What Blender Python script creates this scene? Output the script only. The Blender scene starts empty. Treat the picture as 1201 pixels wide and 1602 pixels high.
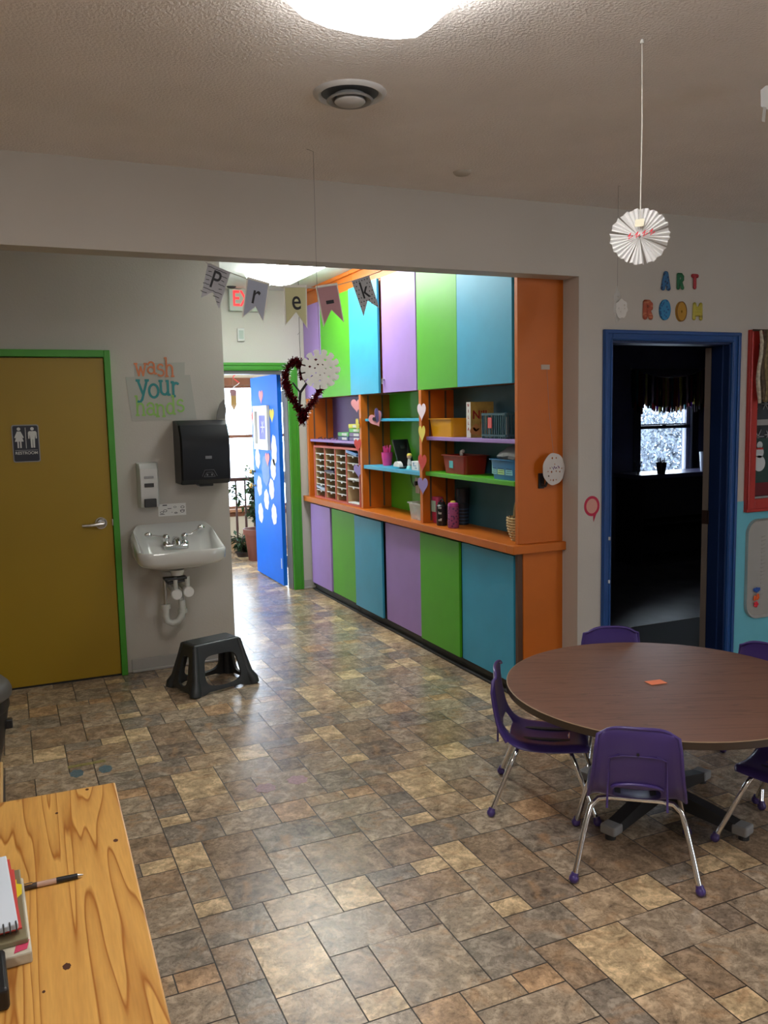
import bpy, bmesh, math, random
from mathutils import Matrix, Vector
random.seed(7)
PI = math.pi
SC = bpy.context.scene
COL = SC.collection

# ------------------------------------------------------------------ camera, world, exposure
F_PX, W_PX, H_PX = 1327.28, 1201, 1602
YAW, PITCH, ROLL, CAM_H = 0.41768805, 0.11515556, 0.02177946, 1.62
def cam_axes():
    cy, sy, cp, sp = math.cos(YAW), math.sin(YAW), math.cos(PITCH), math.sin(PITCH)
    f = Vector((sy*cp, cy*cp, -sp)); r = Vector((cy, -sy, 0)); d = f.cross(r)
    cr, sr = math.cos(ROLL), math.sin(ROLL)
    return r*cr + d*sr, -r*sr + d*cr, f
CR, CD, CF = cam_axes()
cam = bpy.data.objects.new('camera', bpy.data.cameras.new('camera'))
COL.objects.link(cam)
cam.matrix_world = Matrix(((CR.x, -CD.x, -CF.x, 0), (CR.y, -CD.y, -CF.y, 0), (CR.z, -CD.z, -CF.z, CAM_H), (0, 0, 0, 1)))
cam.data.sensor_fit = 'VERTICAL'; cam.data.sensor_height = 36; cam.data.lens = 36*F_PX/H_PX
cam.data.clip_start = 0.05; cam.data.clip_end = 200
SC.camera = cam
SC.view_settings.view_transform = 'Standard'; SC.view_settings.look = 'None'
SC.view_settings.gamma = 1; SC.view_settings.use_curve_mapping = False
SC.view_settings.exposure = 0.0
w = bpy.data.worlds.new('overcast sky'); SC.world = w; w.use_nodes = True
bg = w.node_tree.nodes['Background']; bg.inputs[0].default_value = (0.80, 0.90, 1.0, 1); bg.inputs[1].default_value = 11.0
MAIN_LAMP, HALL_LAMP, HALL_NEAR = 18.0, 21.0, 6.5      # emission of the ceiling light diffusers

# ------------------------------------------------------------------ materials
MATS = {}
def mat(name, col, rough=0.5, metal=0.0, var=0.06, vscale=6.0, bump=0.0, bscale=80.0, spec=0.5, emit=None, estr=0.0, coat=0.0, alpha=1.0, stretch=None, trans=0.0, thin=0.0):
    if name in MATS: return MATS[name]
    m = bpy.data.materials.new(name); m.use_nodes = True
    nt = m.node_tree; b = nt.nodes['Principled BSDF']
    b.inputs['Roughness'].default_value = rough; b.inputs['Metallic'].default_value = metal
    b.inputs['Specular IOR Level'].default_value = spec; b.inputs['Coat Weight'].default_value = coat
    b.inputs['Alpha'].default_value = alpha; b.inputs['Transmission Weight'].default_value = trans
    tc = nt.nodes.new('ShaderNodeTexCoord'); mp = nt.nodes.new('ShaderNodeMapping')
    nt.links.new(tc.outputs['Object'], mp.inputs[0])
    if stretch: mp.inputs['Scale'].default_value = stretch
    n = nt.nodes.new('ShaderNodeTexNoise'); n.inputs['Scale'].default_value = vscale; n.inputs['Detail'].default_value = 4
    nt.links.new(mp.outputs[0], n.inputs[0])
    r = nt.nodes.new('ShaderNodeValToRGB')
    c = Vector(col[:3])
    r.color_ramp.elements[0].position = 0.3; r.color_ramp.elements[1].position = 0.7
    r.color_ramp.elements[0].color = (*(c*(1-var)), 1); r.color_ramp.elements[1].color = (*(c*(1+var)), 1)
    nt.links.new(n.outputs[0], r.inputs[0]); nt.links.new(r.outputs[0], b.inputs['Base Color'])
    if bump:
        n2 = nt.nodes.new('ShaderNodeTexNoise'); n2.inputs['Scale'].default_value = bscale; n2.inputs['Detail'].default_value = 3
        bp = nt.nodes.new('ShaderNodeBump'); bp.inputs['Strength'].default_value = bump; bp.inputs['Distance'].default_value = 0.01
        nt.links.new(mp.outputs[0], n2.inputs[0]); nt.links.new(n2.outputs[0], bp.inputs['Height']); nt.links.new(bp.outputs[0], b.inputs['Normal'])
    if thin:      # thin paper or cloth lets part of the light through
        tl = nt.nodes.new('ShaderNodeBsdfTranslucent'); ms = nt.nodes.new('ShaderNodeMixShader'); ms.inputs[0].default_value = thin
        nt.links.new(r.outputs[0], tl.inputs[0]); nt.links.new(b.outputs[0], ms.inputs[1]); nt.links.new(tl.outputs[0], ms.inputs[2])
        nt.links.new(ms.outputs[0], nt.nodes['Material Output'].inputs[0])
    if emit:
        b.inputs['Emission Color'].default_value = (*emit, 1); b.inputs['Emission Strength'].default_value = estr
    MATS[name] = m
    return m
def srgb(r, g, b):
    f = lambda v: (v/255/12.92) if v <= 10 else ((v/255+0.055)/1.055)**2.4
    return (f(r), f(g), f(b))

M_wall = mat('cream wall paint', (0.505, 0.468, 0.42), 0.75, var=0.03, vscale=2, bump=0.08, bscale=90)
M_hallwall = mat('pale hall wall paint', (0.60, 0.57, 0.52), 0.7, var=0.03, vscale=2, bump=0.08, bscale=90)
M_ceil = mat('textured ceiling', (0.84, 0.80, 0.78), 0.9, var=0.04, vscale=3, bump=0.65, bscale=105)
M_hallceil = mat('hall ceiling', (0.7, 0.7, 0.68), 0.85, var=0.03, bump=0.3, bscale=70)
M_bluewall = mat('turquoise wall paint', (0.15, 0.50, 0.62), 0.6, var=0.03)
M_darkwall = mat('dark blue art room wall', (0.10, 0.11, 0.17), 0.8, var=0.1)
M_cream = mat('cream sunroom wall', (0.62, 0.55, 0.42), 0.7)
M_base = mat('baseboard vinyl', (0.42, 0.40, 0.38), 0.45)
M_green_trim = mat('green trim paint', (0.055, 0.30, 0.022), 0.4, var=0.05)
M_blue_trim = mat('royal blue trim paint', (0.012, 0.065, 0.24), 0.38, var=0.08)
M_red_trim = mat('red trim paint', (0.42, 0.03, 0.025), 0.4)
M_brown_trim = mat('brown wood trim', (0.20, 0.075, 0.035), 0.5, var=0.2, vscale=10, stretch=(1, 1, 0.2))
M_mustard = mat('mustard door paint', (0.33, 0.200, 0.004), 0.42, var=0.05, vscale=1.5)
M_blue_door = mat('blue door paint', (0.001, 0.13, 0.66), 0.55, spec=0.25, var=0.04)
M_steel_frame = mat('grey metal jamb', (0.12, 0.115, 0.11), 0.45, metal=0.3)
M_orange = mat('orange paint', (0.54, 0.132, 0.008), 0.4, var=0.08, vscale=3)
M_purple = mat('lilac paint', (0.33, 0.20, 0.52), 0.42, var=0.04)
M_green = mat('lime green paint', (0.075, 0.39, 0.012), 0.42, var=0.04)
M_cyan = mat('sky blue paint', (0.035, 0.33, 0.52), 0.4, var=0.05)
M_black = mat('black plastic', (0.012, 0.012, 0.014), 0.35)
M_blackrub = mat('black rubber base', (0.012, 0.011, 0.010), 0.6)
M_white = mat('white paper', (0.84, 0.84, 0.84), 0.8, var=0.02, thin=0.3)
M_ceramic = mat('white vitreous china', (0.66, 0.66, 0.63), 0.12, var=0.01, coat=0.5)
M_plw = mat('white plastic', (0.62, 0.62, 0.60), 0.4, var=0.02)
M_chrome = mat('chrome', (0.75, 0.75, 0.76), 0.12, metal=1.0, var=0.02)
M_brushed = mat('brushed steel', (0.55, 0.54, 0.53), 0.3, metal=1.0)
M_pvc = mat('white pvc pipe', (0.60, 0.60, 0.55), 0.4)
M_purpleplastic = mat('purple plastic', (0.062, 0.036, 0.18), 0.33, var=0.05, coat=0.15)
M_stool = mat('charcoal plastic', (0.030, 0.034, 0.038), 0.42, var=0.08)
M_dgrey = mat('dark grey plastic', (0.03, 0.03, 0.032), 0.5)
M_bin = mat('taupe plastic rim', (0.10, 0.09, 0.08), 0.5)
M_string = mat('white string', (0.6, 0.58, 0.54), 0.9)
M_dstring = mat('grey thread', (0.25, 0.24, 0.23), 0.9)
M_glowm = mat('light diffuser', (0.9, 0.9, 0.9), 0.5, emit=(1.0, 0.97, 0.93), estr=MAIN_LAMP)
M_glown = mat('dimmer hall light diffuser', (0.9, 0.9, 0.9), 0.5, emit=(0.97, 1.0, 0.95), estr=HALL_NEAR)
M_glowh = mat('hall light diffuser', (0.9, 0.9, 0.9), 0.5, emit=(0.95, 1.0, 0.96), estr=HALL_LAMP)
M_exit = mat('exit letters lit', (0.8, 0.05, 0.05), 0.5, emit=(1.0, 0.02, 0.03), estr=1.25)
M_exitbox = mat('exit sign housing', (0.5, 0.55, 0.48), 0.4)
M_tissue = mat('bright tissue paper', (0.92, 0.92, 0.90), 0.8, var=0.02, thin=0.55)
M_pink = mat('pink paper', (0.75, 0.33, 0.36), 0.7, thin=0.25)
M_pinkp = mat('hot pink plastic', (0.75, 0.06, 0.28), 0.4)
M_yellowp = mat('yellow paper', (0.80, 0.68, 0.12), 0.7, thin=0.25)
M_redp = mat('red paper', (0.68, 0.08, 0.07), 0.7, thin=0.25)
M_lilacp = mat('lilac paper', (0.38, 0.30, 0.62), 0.7, thin=0.25)
M_amber = mat('amber yellow plastic', (0.72, 0.33, 0.008), 0.35)
M_redpl = mat('dark red plastic', (0.26, 0.018, 0.010), 0.35)
M_bluepl = mat('blue plastic', (0.02, 0.17, 0.38), 0.4)
M_teal = mat('dark teal plastic', (0.02, 0.075, 0.10), 0.4)
M_clear = mat('clear plastic', (0.75, 0.75, 0.74), 0.15, alpha=0.35)
M_bag = mat('thin plastic bag', (0.35, 0.36, 0.35), 0.3, alpha=0.6)
M_wick = mat('wicker straw', (0.52, 0.38, 0.18), 0.7, var=0.2, vscale=30)
M_wickd = mat('dark wicker strand', (0.06, 0.03, 0.02), 0.7)
M_terra = mat('terracotta plastic', (0.14, 0.038, 0.022), 0.6)
M_leaf = mat('dark green leaves', (0.02, 0.06, 0.02), 0.5, var=0.3)
M_bark = mat('dark bark', (0.05, 0.03, 0.022), 0.8)
M_soil = mat('potting soil', (0.03, 0.02, 0.015), 0.95)
M_tinsel = mat('dark red tinsel', (0.16, 0.008, 0.015), 0.25, metal=0.3, var=0.5, vscale=60)
M_tan = mat('tan board', (0.62, 0.45, 0.24), 0.6)
M_vent = mat('vent dark throat', (0.11, 0.13, 0.16), 0.6)
M_ventw = mat('vent white enamel', (0.55, 0.55, 0.55), 0.45)
M_ink = mat('black ink', (0.015, 0.015, 0.02), 0.6)
M_grey = mat('mid grey', (0.28, 0.28, 0.28), 0.5)
M_tray = mat('pewter tray metal', (0.46, 0.46, 0.45), 0.4, metal=0.4)
M_snow = mat('snow', (0.85, 0.88, 0.92), 0.9)

def glass_mat():
    m = bpy.data.materials.new('window glass'); m.use_nodes = True; nt = m.node_tree; nt.nodes.clear()
    o = nt.nodes.new('ShaderNodeOutputMaterial'); mx = nt.nodes.new('ShaderNodeMixShader')
    t = nt.nodes.new('ShaderNodeBsdfTransparent'); g = nt.nodes.new('ShaderNodeBsdfGlossy'); fr = nt.nodes.new('ShaderNodeFresnel')
    g.inputs['Roughness'].default_value = 0.02; fr.inputs[0].default_value = 1.3
    t.inputs[0].default_value = (0.96, 0.98, 1.0, 1)
    nt.links.new(fr.outputs[0], mx.inputs[0]); nt.links.new(t.outputs[0], mx.inputs[1]); nt.links.new(g.outputs[0], mx.inputs[2]); nt.links.new(mx.outputs[0], o.inputs[0])
    return m
M_glass = glass_mat()

def dotted(name, base, dot, scale=40, size=0.25, stretch=None):
    """a plain colour with small round or blotchy spots"""
    m = mat(name, base, 0.7); nt = m.node_tree; b = nt.nodes['Principled BSDF']
    tc = nt.nodes.new('ShaderNodeTexCoord'); mp = nt.nodes.new('ShaderNodeMapping'); v = nt.nodes.new('ShaderNodeTexVoronoi')
    v.inputs['Scale'].default_value = scale
    if stretch: mp.inputs['Scale'].default_value = stretch
    lt = nt.nodes.new('ShaderNodeMath'); lt.operation = 'LESS_THAN'; lt.inputs[1].default_value = size
    mx = nt.nodes.new('ShaderNodeMix'); mx.data_type = 'RGBA'
    nt.links.new(tc.outputs['Object'], mp.inputs[0]); nt.links.new(mp.outputs[0], v.inputs[0]); nt.links.new(v.outputs['Distance'], lt.inputs[0])
    nt.links.new(lt.outputs[0], mx.inputs[0]); mx.inputs[6].default_value = (*base, 1); mx.inputs[7].default_value = (*dot, 1)
    nt.links.new(mx.outputs[2], b.inputs['Base Color'])
    return m

def wood_mat(name, light, dark, axis_scale, rough=0.4, ring=9.0, knots=True, fine=0.3, dist=2.2, coat=0.2):
    m = bpy.data.materials.new(name); m.use_nodes = True; nt = m.node_tree; b = nt.nodes['Principled BSDF']
    b.inputs['Roughness'].default_value = rough; b.inputs['Coat Weight'].default_value = coat
    tc = nt.nodes.new('ShaderNodeTexCoord'); mp = nt.nodes.new('ShaderNodeMapping'); mp.inputs['Scale'].default_value = axis_scale
    nt.links.new(tc.outputs['Object'], mp.inputs[0])
    n = nt.nodes.new('ShaderNodeTexNoise'); n.inputs['Scale'].default_value = 1.0; n.inputs['Detail'].default_value = 2.5; n.inputs['Distortion'].default_value = 0.35
    nt.links.new(mp.outputs[0], n.inputs[0])
    mul = nt.nodes.new('ShaderNodeMath'); mul.operation = 'MULTIPLY'; mul.inputs[1].default_value = ring
    nt.links.new(n.outputs[0], mul.inputs[0])
    fr = nt.nodes.new('ShaderNodeMath'); fr.operation = 'FRACT'; nt.links.new(mul.outputs[0], fr.inputs[0])
    r = nt.nodes.new('ShaderNodeValToRGB'); e = r.color_ramp.elements
    mid = tuple(0.55*a+0.45*c for a, c in zip(light, dark))
    e[0].position = 0.0; e[0].color = (*light, 1); e[1].position = 1.0; e[1].color = (*light, 1)
    x = e.new(0.62); x.color = (*tuple(0.8*a+0.2*c for a, c in zip(light, dark)), 1)
    x = e.new(0.82); x.color = (*mid, 1)
    x = e.new(0.92); x.color = (*dark, 1)
    nt.links.new(fr.outputs[0], r.inputs[0])
    # fine fibre
    mp2 = nt.nodes.new('ShaderNodeMapping'); mp2.inputs['Scale'].default_value = tuple(s*dist*5 for s in axis_scale)
    n2 = nt.nodes.new('ShaderNodeTexNoise'); n2.inputs['Scale'].default_value = 3; n2.inputs['Detail'].default_value = 4
    nt.links.new(tc.outputs['Object'], mp2.inputs[0]); nt.links.new(mp2.outputs[0], n2.inputs[0])
    mx = nt.nodes.new('ShaderNodeMix'); mx.data_type = 'RGBA'; mx.blend_type = 'MULTIPLY'; mx.inputs[0].default_value = fine
    nt.links.new(r.outputs[0], mx.inputs[6]); nt.links.new(n2.outputs[0], mx.inputs[7])
    last = mx.outputs[2]
    if knots:
        v = nt.nodes.new('ShaderNodeTexVoronoi'); v.inputs['Scale'].default_value = 5.0
        mp3 = nt.nodes.new('ShaderNodeMapping'); mp3.inputs['Scale'].default_value = (1, 0.75, 0.1)
        nt.links.new(tc.outputs['Object'], mp3.inputs[0]); nt.links.new(mp3.outputs[0], v.inputs[0])
        kr = nt.nodes.new('ShaderNodeValToRGB'); kr.color_ramp.elements[0].position = 0.035; kr.color_ramp.elements[0].color = (1, 1, 1, 1)
        kr.color_ramp.elements[1].position = 0.075; kr.color_ramp.elements[1].color = (0, 0, 0, 1)
        nt.links.new(v.outputs['Distance'], kr.inputs[0])
        mk = nt.nodes.new('ShaderNodeMix'); mk.data_type = 'RGBA'; mk.inputs[7].default_value = (dark[0]*0.35, dark[1]*0.25, dark[2]*0.3, 1)
        nt.links.new(kr.outputs[0], mk.inputs[0]); nt.links.new(last, mk.inputs[6]); last = mk.outputs[2]
    nt.links.new(last, b.inputs['Base Color'])
    MATS[name] = m
    return m
M_pine = wood_mat('varnished pine', (0.78, 0.42, 0.105), (0.40, 0.135, 0.018), (7.5, 0.5, 1.0), 0.35, ring=17, fine=0.3, knots=False)
M_walnut = wood_mat('walnut laminate', (0.25, 0.125, 0.085), (0.15, 0.072, 0.048), (2.0, 26.0, 1.0), 0.42, ring=4, knots=False, fine=0.45, coat=0.0)
for nd in M_walnut.node_tree.nodes:      # the laminate's grain runs across the view of the table
    if nd.type == 'MAPPING': nd.vector_type = 'TEXTURE'; nd.inputs['Rotation'].default_value = (0, 0, -YAW); nd.inputs['Scale'].default_value = tuple(1/max(v, 0.01) for v in nd.inputs['Scale'].default_value)
M_edge = mat('dark table edging', (0.05, 0.033, 0.022), 0.4)

# ------------------------------------------------------------------ mesh builder
class MB:
    def __init__(s): s.bm = bmesh.new()
    def _place(s, vs, M):
        if M is not None: bmesh.ops.transform(s.bm, matrix=M, verts=vs)
    def _mi(s, before, mi):
        if mi:
            s.bm.faces.ensure_lookup_table()
            for f in s.bm.faces[before:]: f.material_index = mi
    def box(s, x0, x1, y0, y1, z0, z1, bev=0.0, seg=2, mi=0, M=None):
        n = len(s.bm.faces)
        r = bmesh.ops.create_cube(s.bm, size=1.0); vs = r['verts']
        bmesh.ops.transform(s.bm, matrix=Matrix.Translation(((x0+x1)/2, (y0+y1)/2, (z0+z1)/2)) @ Matrix.Diagonal((abs(x1-x0), abs(y1-y0), abs(z1-z0), 1)), verts=vs)
        s._place(vs, M)
        if bev > 0:
            es = list({e for v in vs for e in v.link_edges})
            bmesh.ops.bevel(s.bm, geom=es, offset=bev, segments=seg, profile=0.5, affect='EDGES')
        s._mi(n, mi); return s
    def cyl(s, p0, p1, r0, r1=None, n=16, mi=0, cap=True):
        r1 = r0 if r1 is None else r1
        p0, p1 = Vector(p0), Vector(p1); d = p1-p0; k = len(s.bm.faces)
        q = Vector((0, 0, 1)).rotation_difference(d.normalized()).to_matrix().to_4x4()
        bmesh.ops.create_cone(s.bm, cap_ends=cap, segments=n, radius1=max(r0, 1e-5), radius2=max(r1, 1e-5), depth=d.length, matrix=Matrix.Translation((p0+p1)/2) @ q)
        s._mi(k, mi); return s
    def ball(s, c, r, sc=(1, 1, 1), n=14, mi=0, M=None):
        k = len(s.bm.faces)
        T = Matrix.Translation(c) @ Matrix.Diagonal((*sc, 1))
        if M is not None: T = M @ T
        bmesh.ops.create_uvsphere(s.bm, u_segments=n, v_segments=max(6, n*2//3), radius=r, matrix=T)
        s._mi(k, mi); return s
    def ring(s, pts):
        return [s.bm.verts.new(p) for p in pts]
    def loft(s, loops, close=True, cap0=False, cap1=False, mi=0):
        k = len(s.bm.faces)
        R = [s.ring(l) for l in loops]
        for a, b in zip(R, R[1:]):
            m = len(a)
            for i in range(m if close else m-1):
                j = (i+1) % m
                s.bm.faces.new((a[i], a[j], b[j], b[i]))
        if cap0: s.bm.faces.new(list(reversed(R[0])))
        if cap1: s.bm.faces.new(R[-1])
        s._mi(k, mi); return s
    def tube(s, pts, r, n=10, mi=0, cap=True):
        P = [Vector(p) for p in pts]; loops = []; up = None
        rr = r if isinstance(r, (list, tuple)) else [r]*len(P)
        for i, p in enumerate(P):
            t = (P[min(i+1, len(P)-1)]-P[max(i-1, 0)]).normalized()
            if up is None: up = Vector((0, 0, 1)) if abs(t.z) < 0.9 else Vector((1, 0, 0))
            a = t.cross(up).normalized(); up = a.cross(t).normalized()
            loops.append([p+(a*math.cos(2*PI*q/n)+up*math.sin(2*PI*q/n))*rr[i] for q in range(n)])
        return s.loft(loops, True, cap, cap, mi)
    def lathe(s, prof, n=24, c=(0, 0, 0), mi=0, cap0=False, cap1=False):
        return s.loft([[(c[0]+r*math.cos(2*PI*i/n), c[1]+r*math.sin(2*PI*i/n), c[2]+z) for i in range(n)] for r, z in prof], True, cap0, cap1, mi)
    def flat(s, outline, holes=(), t=0.002, M=None, mi=0, side=None):
        """plate in local XY with real cut-outs, thickness t along +Z"""
        k = len(s.bm.faces); es = []; vs = []
        for lp in [outline]+list(holes):
            v = [s.bm.verts.new((p[0], p[1], 0)) for p in lp]; vs += v
            es += [s.bm.edges.new((v[i], v[(i+1) % len(v)])) for i in range(len(v))]
        g = bmesh.ops.triangle_fill(s.bm, use_beauty=True, use_dissolve=False, edges=es, normal=(0, 0, 1))
        fs = [f for f in g['geom'] if isinstance(f, bmesh.types.BMFace)]
        if t:
            e = bmesh.ops.extrude_face_region(s.bm, geom=fs)
            nv = [x for x in e['geom'] if isinstance(x, bmesh.types.BMVert)]
            bmesh.ops.translate(s.bm, verts=nv, vec=(0, 0, t)); vs += nv
        s._place(list(set(vs)), M); s._mi(k, mi); return s
    def add_mesh(s, me, M=None, mi=0):
        k = len(s.bm.faces); n = len(s.bm.verts)
        s.bm.from_mesh(me); s.bm.verts.ensure_lookup_table()
        s._place(s.bm.verts[n:], M)
        s.bm.faces.ensure_lookup_table()
        for f in s.bm.faces[k:]: f.material_index = mi
        return s
    def xf(s, M): bmesh.ops.transform(s.bm, matrix=M, verts=s.bm.verts[:]); return s
    def build(s, name, mats, parent=None, world=False, smooth=None, recalc=True):
        if not isinstance(mats, (list, tuple)): mats = [mats]
        if recalc: bmesh.ops.recalc_face_normals(s.bm, faces=s.bm.faces[:])
        o = bpy.data.objects.new(name, None)
        base = Vector((0, 0, 0))
        if parent is not None:
            if world: s.xf(full(parent).inverted())
        else:
            if len(s.bm.verts):
                xs = [v.co for v in s.bm.verts]
                base = Vector(((min(c.x for c in xs)+max(c.x for c in xs))/2, (min(c.y for c in xs)+max(c.y for c in xs))/2, min(c.z for c in xs)))
                s.xf(Matrix.Translation(-base))
        if smooth is not None:
            for f in s.bm.faces: f.smooth = True
            for e in s.bm.edges:
                if len(e.link_faces) == 2 and e.calc_face_angle(0) > smooth: e.smooth = False
        me = bpy.data.meshes.new(name); s.bm.to_mesh(me); s.bm.free()
        for m in mats: me.materials.append(m)
        bpy.data.objects.remove(o)
        o = bpy.data.objects.new(name, me); COL.objects.link(o)
        o.location = base
        if parent is not None: o.parent = parent
        return o
def full(o):
    m = Matrix.Translation(o.location) @ o.rotation_euler.to_matrix().to_4x4() @ Matrix.Diagonal((*o.scale, 1))
    return full(o.parent) @ m if o.parent else m
def thing(name, label, cat, loc=(0, 0, 0), rz=0.0, group=None):
    o = bpy.data.objects.new(name, None); COL.objects.link(o); o.empty_display_size = 0.05
    o.location = loc; o.rotation_euler = (0, 0, rz)
    return tag(o, label, cat, group)
def tag(o, label, cat, group=None, kind=None):
    o['label'] = label; o['category'] = cat
    if group: o['group'] = group
    if kind: o['kind'] = kind
    return o
def struct(o, label=None, cat=None):
    o['kind'] = 'structure'
    if label: o['label'] = label
    if cat: o['category'] = cat
    return o
def plabel(o, t): o['label'] = t; return o
def empty(name, loc, parent=None):
    o = bpy.data.objects.new(name, None); COL.objects.link(o); o.location = loc
    if parent: o.parent = parent
    return o
def copy_tree(o, parent=None):
    c = o.copy(); COL.objects.link(c)
    if parent is not None: c.parent = parent
    for ch in list(o.children): copy_tree(ch, c)
    return c
def shade(o, ang=0.6): return o
def RX(a): return Matrix.Rotation(a, 4, 'X')
def RY(a): return Matrix.Rotation(a, 4, 'Y')
def RZ(a): return Matrix.Rotation(a, 4, 'Z')
def T(x, y, z): return Matrix.Translation((x, y, z))
FACE_Y = RX(PI/2)                              # local XY plate -> world XZ, front facing -Y
FACE_X = RZ(-PI/2) @ RX(PI/2)                  # front facing -X : local x -> -Y world
def text_mesh(body, size, extrude=0.001, offset=0.0, spacing=1.0):
    c = bpy.data.curves.new('t', 'FONT'); c.body = body; c.size = size; c.extrude = extrude; c.offset = offset
    c.align_x = 'CENTER'; c.align_y = 'CENTER'; c.space_character = spacing
    o = bpy.data.objects.new('t', c); COL.objects.link(o); bpy.context.view_layer.update()
    me = bpy.data.meshes.new_from_object(o.evaluated_get(bpy.context.evaluated_depsgraph_get()))
    bpy.data.objects.remove(o); bpy.data.curves.remove(c)
    return me
def circle(r, n=24, cx=0, cy=0, sx=1, sy=1, a0=0): return [(cx+r*sx*math.cos(a0+2*PI*i/n), cy+r*sy*math.sin(a0+2*PI*i/n)) for i in range(n)]
def rrect(x0, x1, y0, y1, r, n=5):
    p = []
    for cx, cy, a in ((x1-r, y1-r, 0), (x0+r, y1-r, PI/2), (x0+r, y0+r, PI), (x1-r, y0+r, 3*PI/2)):
        p += [(cx+r*math.cos(a+PI/2*i/n), cy+r*math.sin(a+PI/2*i/n)) for i in range(n+1)]
    return p
def heart(s, n=28):
    o = []
    for i in range(n):
        t = 2*PI*i/n; x = 16*math.sin(t)**3; y = 13*math.cos(t)-5*math.cos(2*t)-2*math.cos(3*t)-math.cos(4*t)
        o.append((x*s/32, y*s/32))
    return o

# ================================================================== SETTING
HY, HB = 3.80, 3.93            # front and back of the wall with the big opening
CH, CHH = 2.69, 2.74           # ceilings
OX = 2.85                      # right jamb of the opening
HZ = 2.325                     # underside of the header
SY = 5.53                      # sink wall
SX = 1.335                     # free end of the sink wall
FY = 7.50                      # far hall wall
# ---- floor of sheet vinyl printed as stone tiles in a repeating module
G = (0.472, 0.590, 0.688, 0.790, 0.915, 1.065, 1.175, 1.237, 1.362)
a_, b_, c_, d_, e_, f_, g_, h_, i_ = G
GOLD = (0.74, 0.56, 0.34); TAN = (0.56, 0.42, 0.28); GREY = (0.36, 0.305, 0.245); BRN = (0.41, 0.30, 0.205); LG = (0.48, 0.385, 0.285); DK = (0.32, 0.25, 0.19); RUST = (0.56, 0.37, 0.22)
TILES = [
 (b_, d_, 2.148, 2.453, GOLD), (b_, d_, 1.952, 2.148, TAN), (e_, g_, 1.952, 2.258, LG), (f_, i_, 1.704, 1.860, LG), (f_, h_, 1.860, 1.952, TAN), (h_, i_, 1.860, 1.952, RUST),
 (g_, i_, 1.952, 2.150, GREY), (g_, i_, 2.150, 2.384, LG), (d_, f_, 1.575, 1.778, GREY), (e_, f_, 1.778, 1.952, RUST), (c_, e_, 1.778, 1.952, LG), (a_, c_, 1.778, 1.952, GREY),
 (f_, g_, 1.575, 1.704, DK), (g_, i_, 1.483, 1.704, LG), (a_, b_, 1.575, 1.778, GOLD), (b_, d_, 2.820, 3.133, BRN), (a_, b_, 2.720, 2.930, LG), (a_, b_, 2.628, 2.720, GOLD),
 (b_, d_, 2.628, 2.820, DK), (d_, e_, 2.628, 2.720, TAN), (d_, e_, 2.720, 2.930, LG), (e_, g_, 2.633, 2.930, BRN), (g_, i_, 2.635, 2.838, BRN), (a_, c_, 2.453, 2.628, GREY),
 (c_, d_, 2.453, 2.628, RUST), (a_, b_, 2.247, 2.453, BRN), (a_, b_, 2.040, 2.247, GREY), (a_, b_, 1.952, 2.040, GOLD), (d_, e_, 2.455, 2.628, TAN), (e_, f_, 2.455, 2.633, GOLD), (f_, h_, 2.540, 2.635, GREY),
 (h_, i_, 2.540, 2.635, GOLD), (f_, i_, 2.384, 2.540, BRN), (f_, g_, 2.258, 2.384, DK), (d_, f_, 2.255, 2.455, LG), (d_, e_, 2.053, 2.255, BRN), (d_, e_, 1.952, 2.053, GOLD)]
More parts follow.
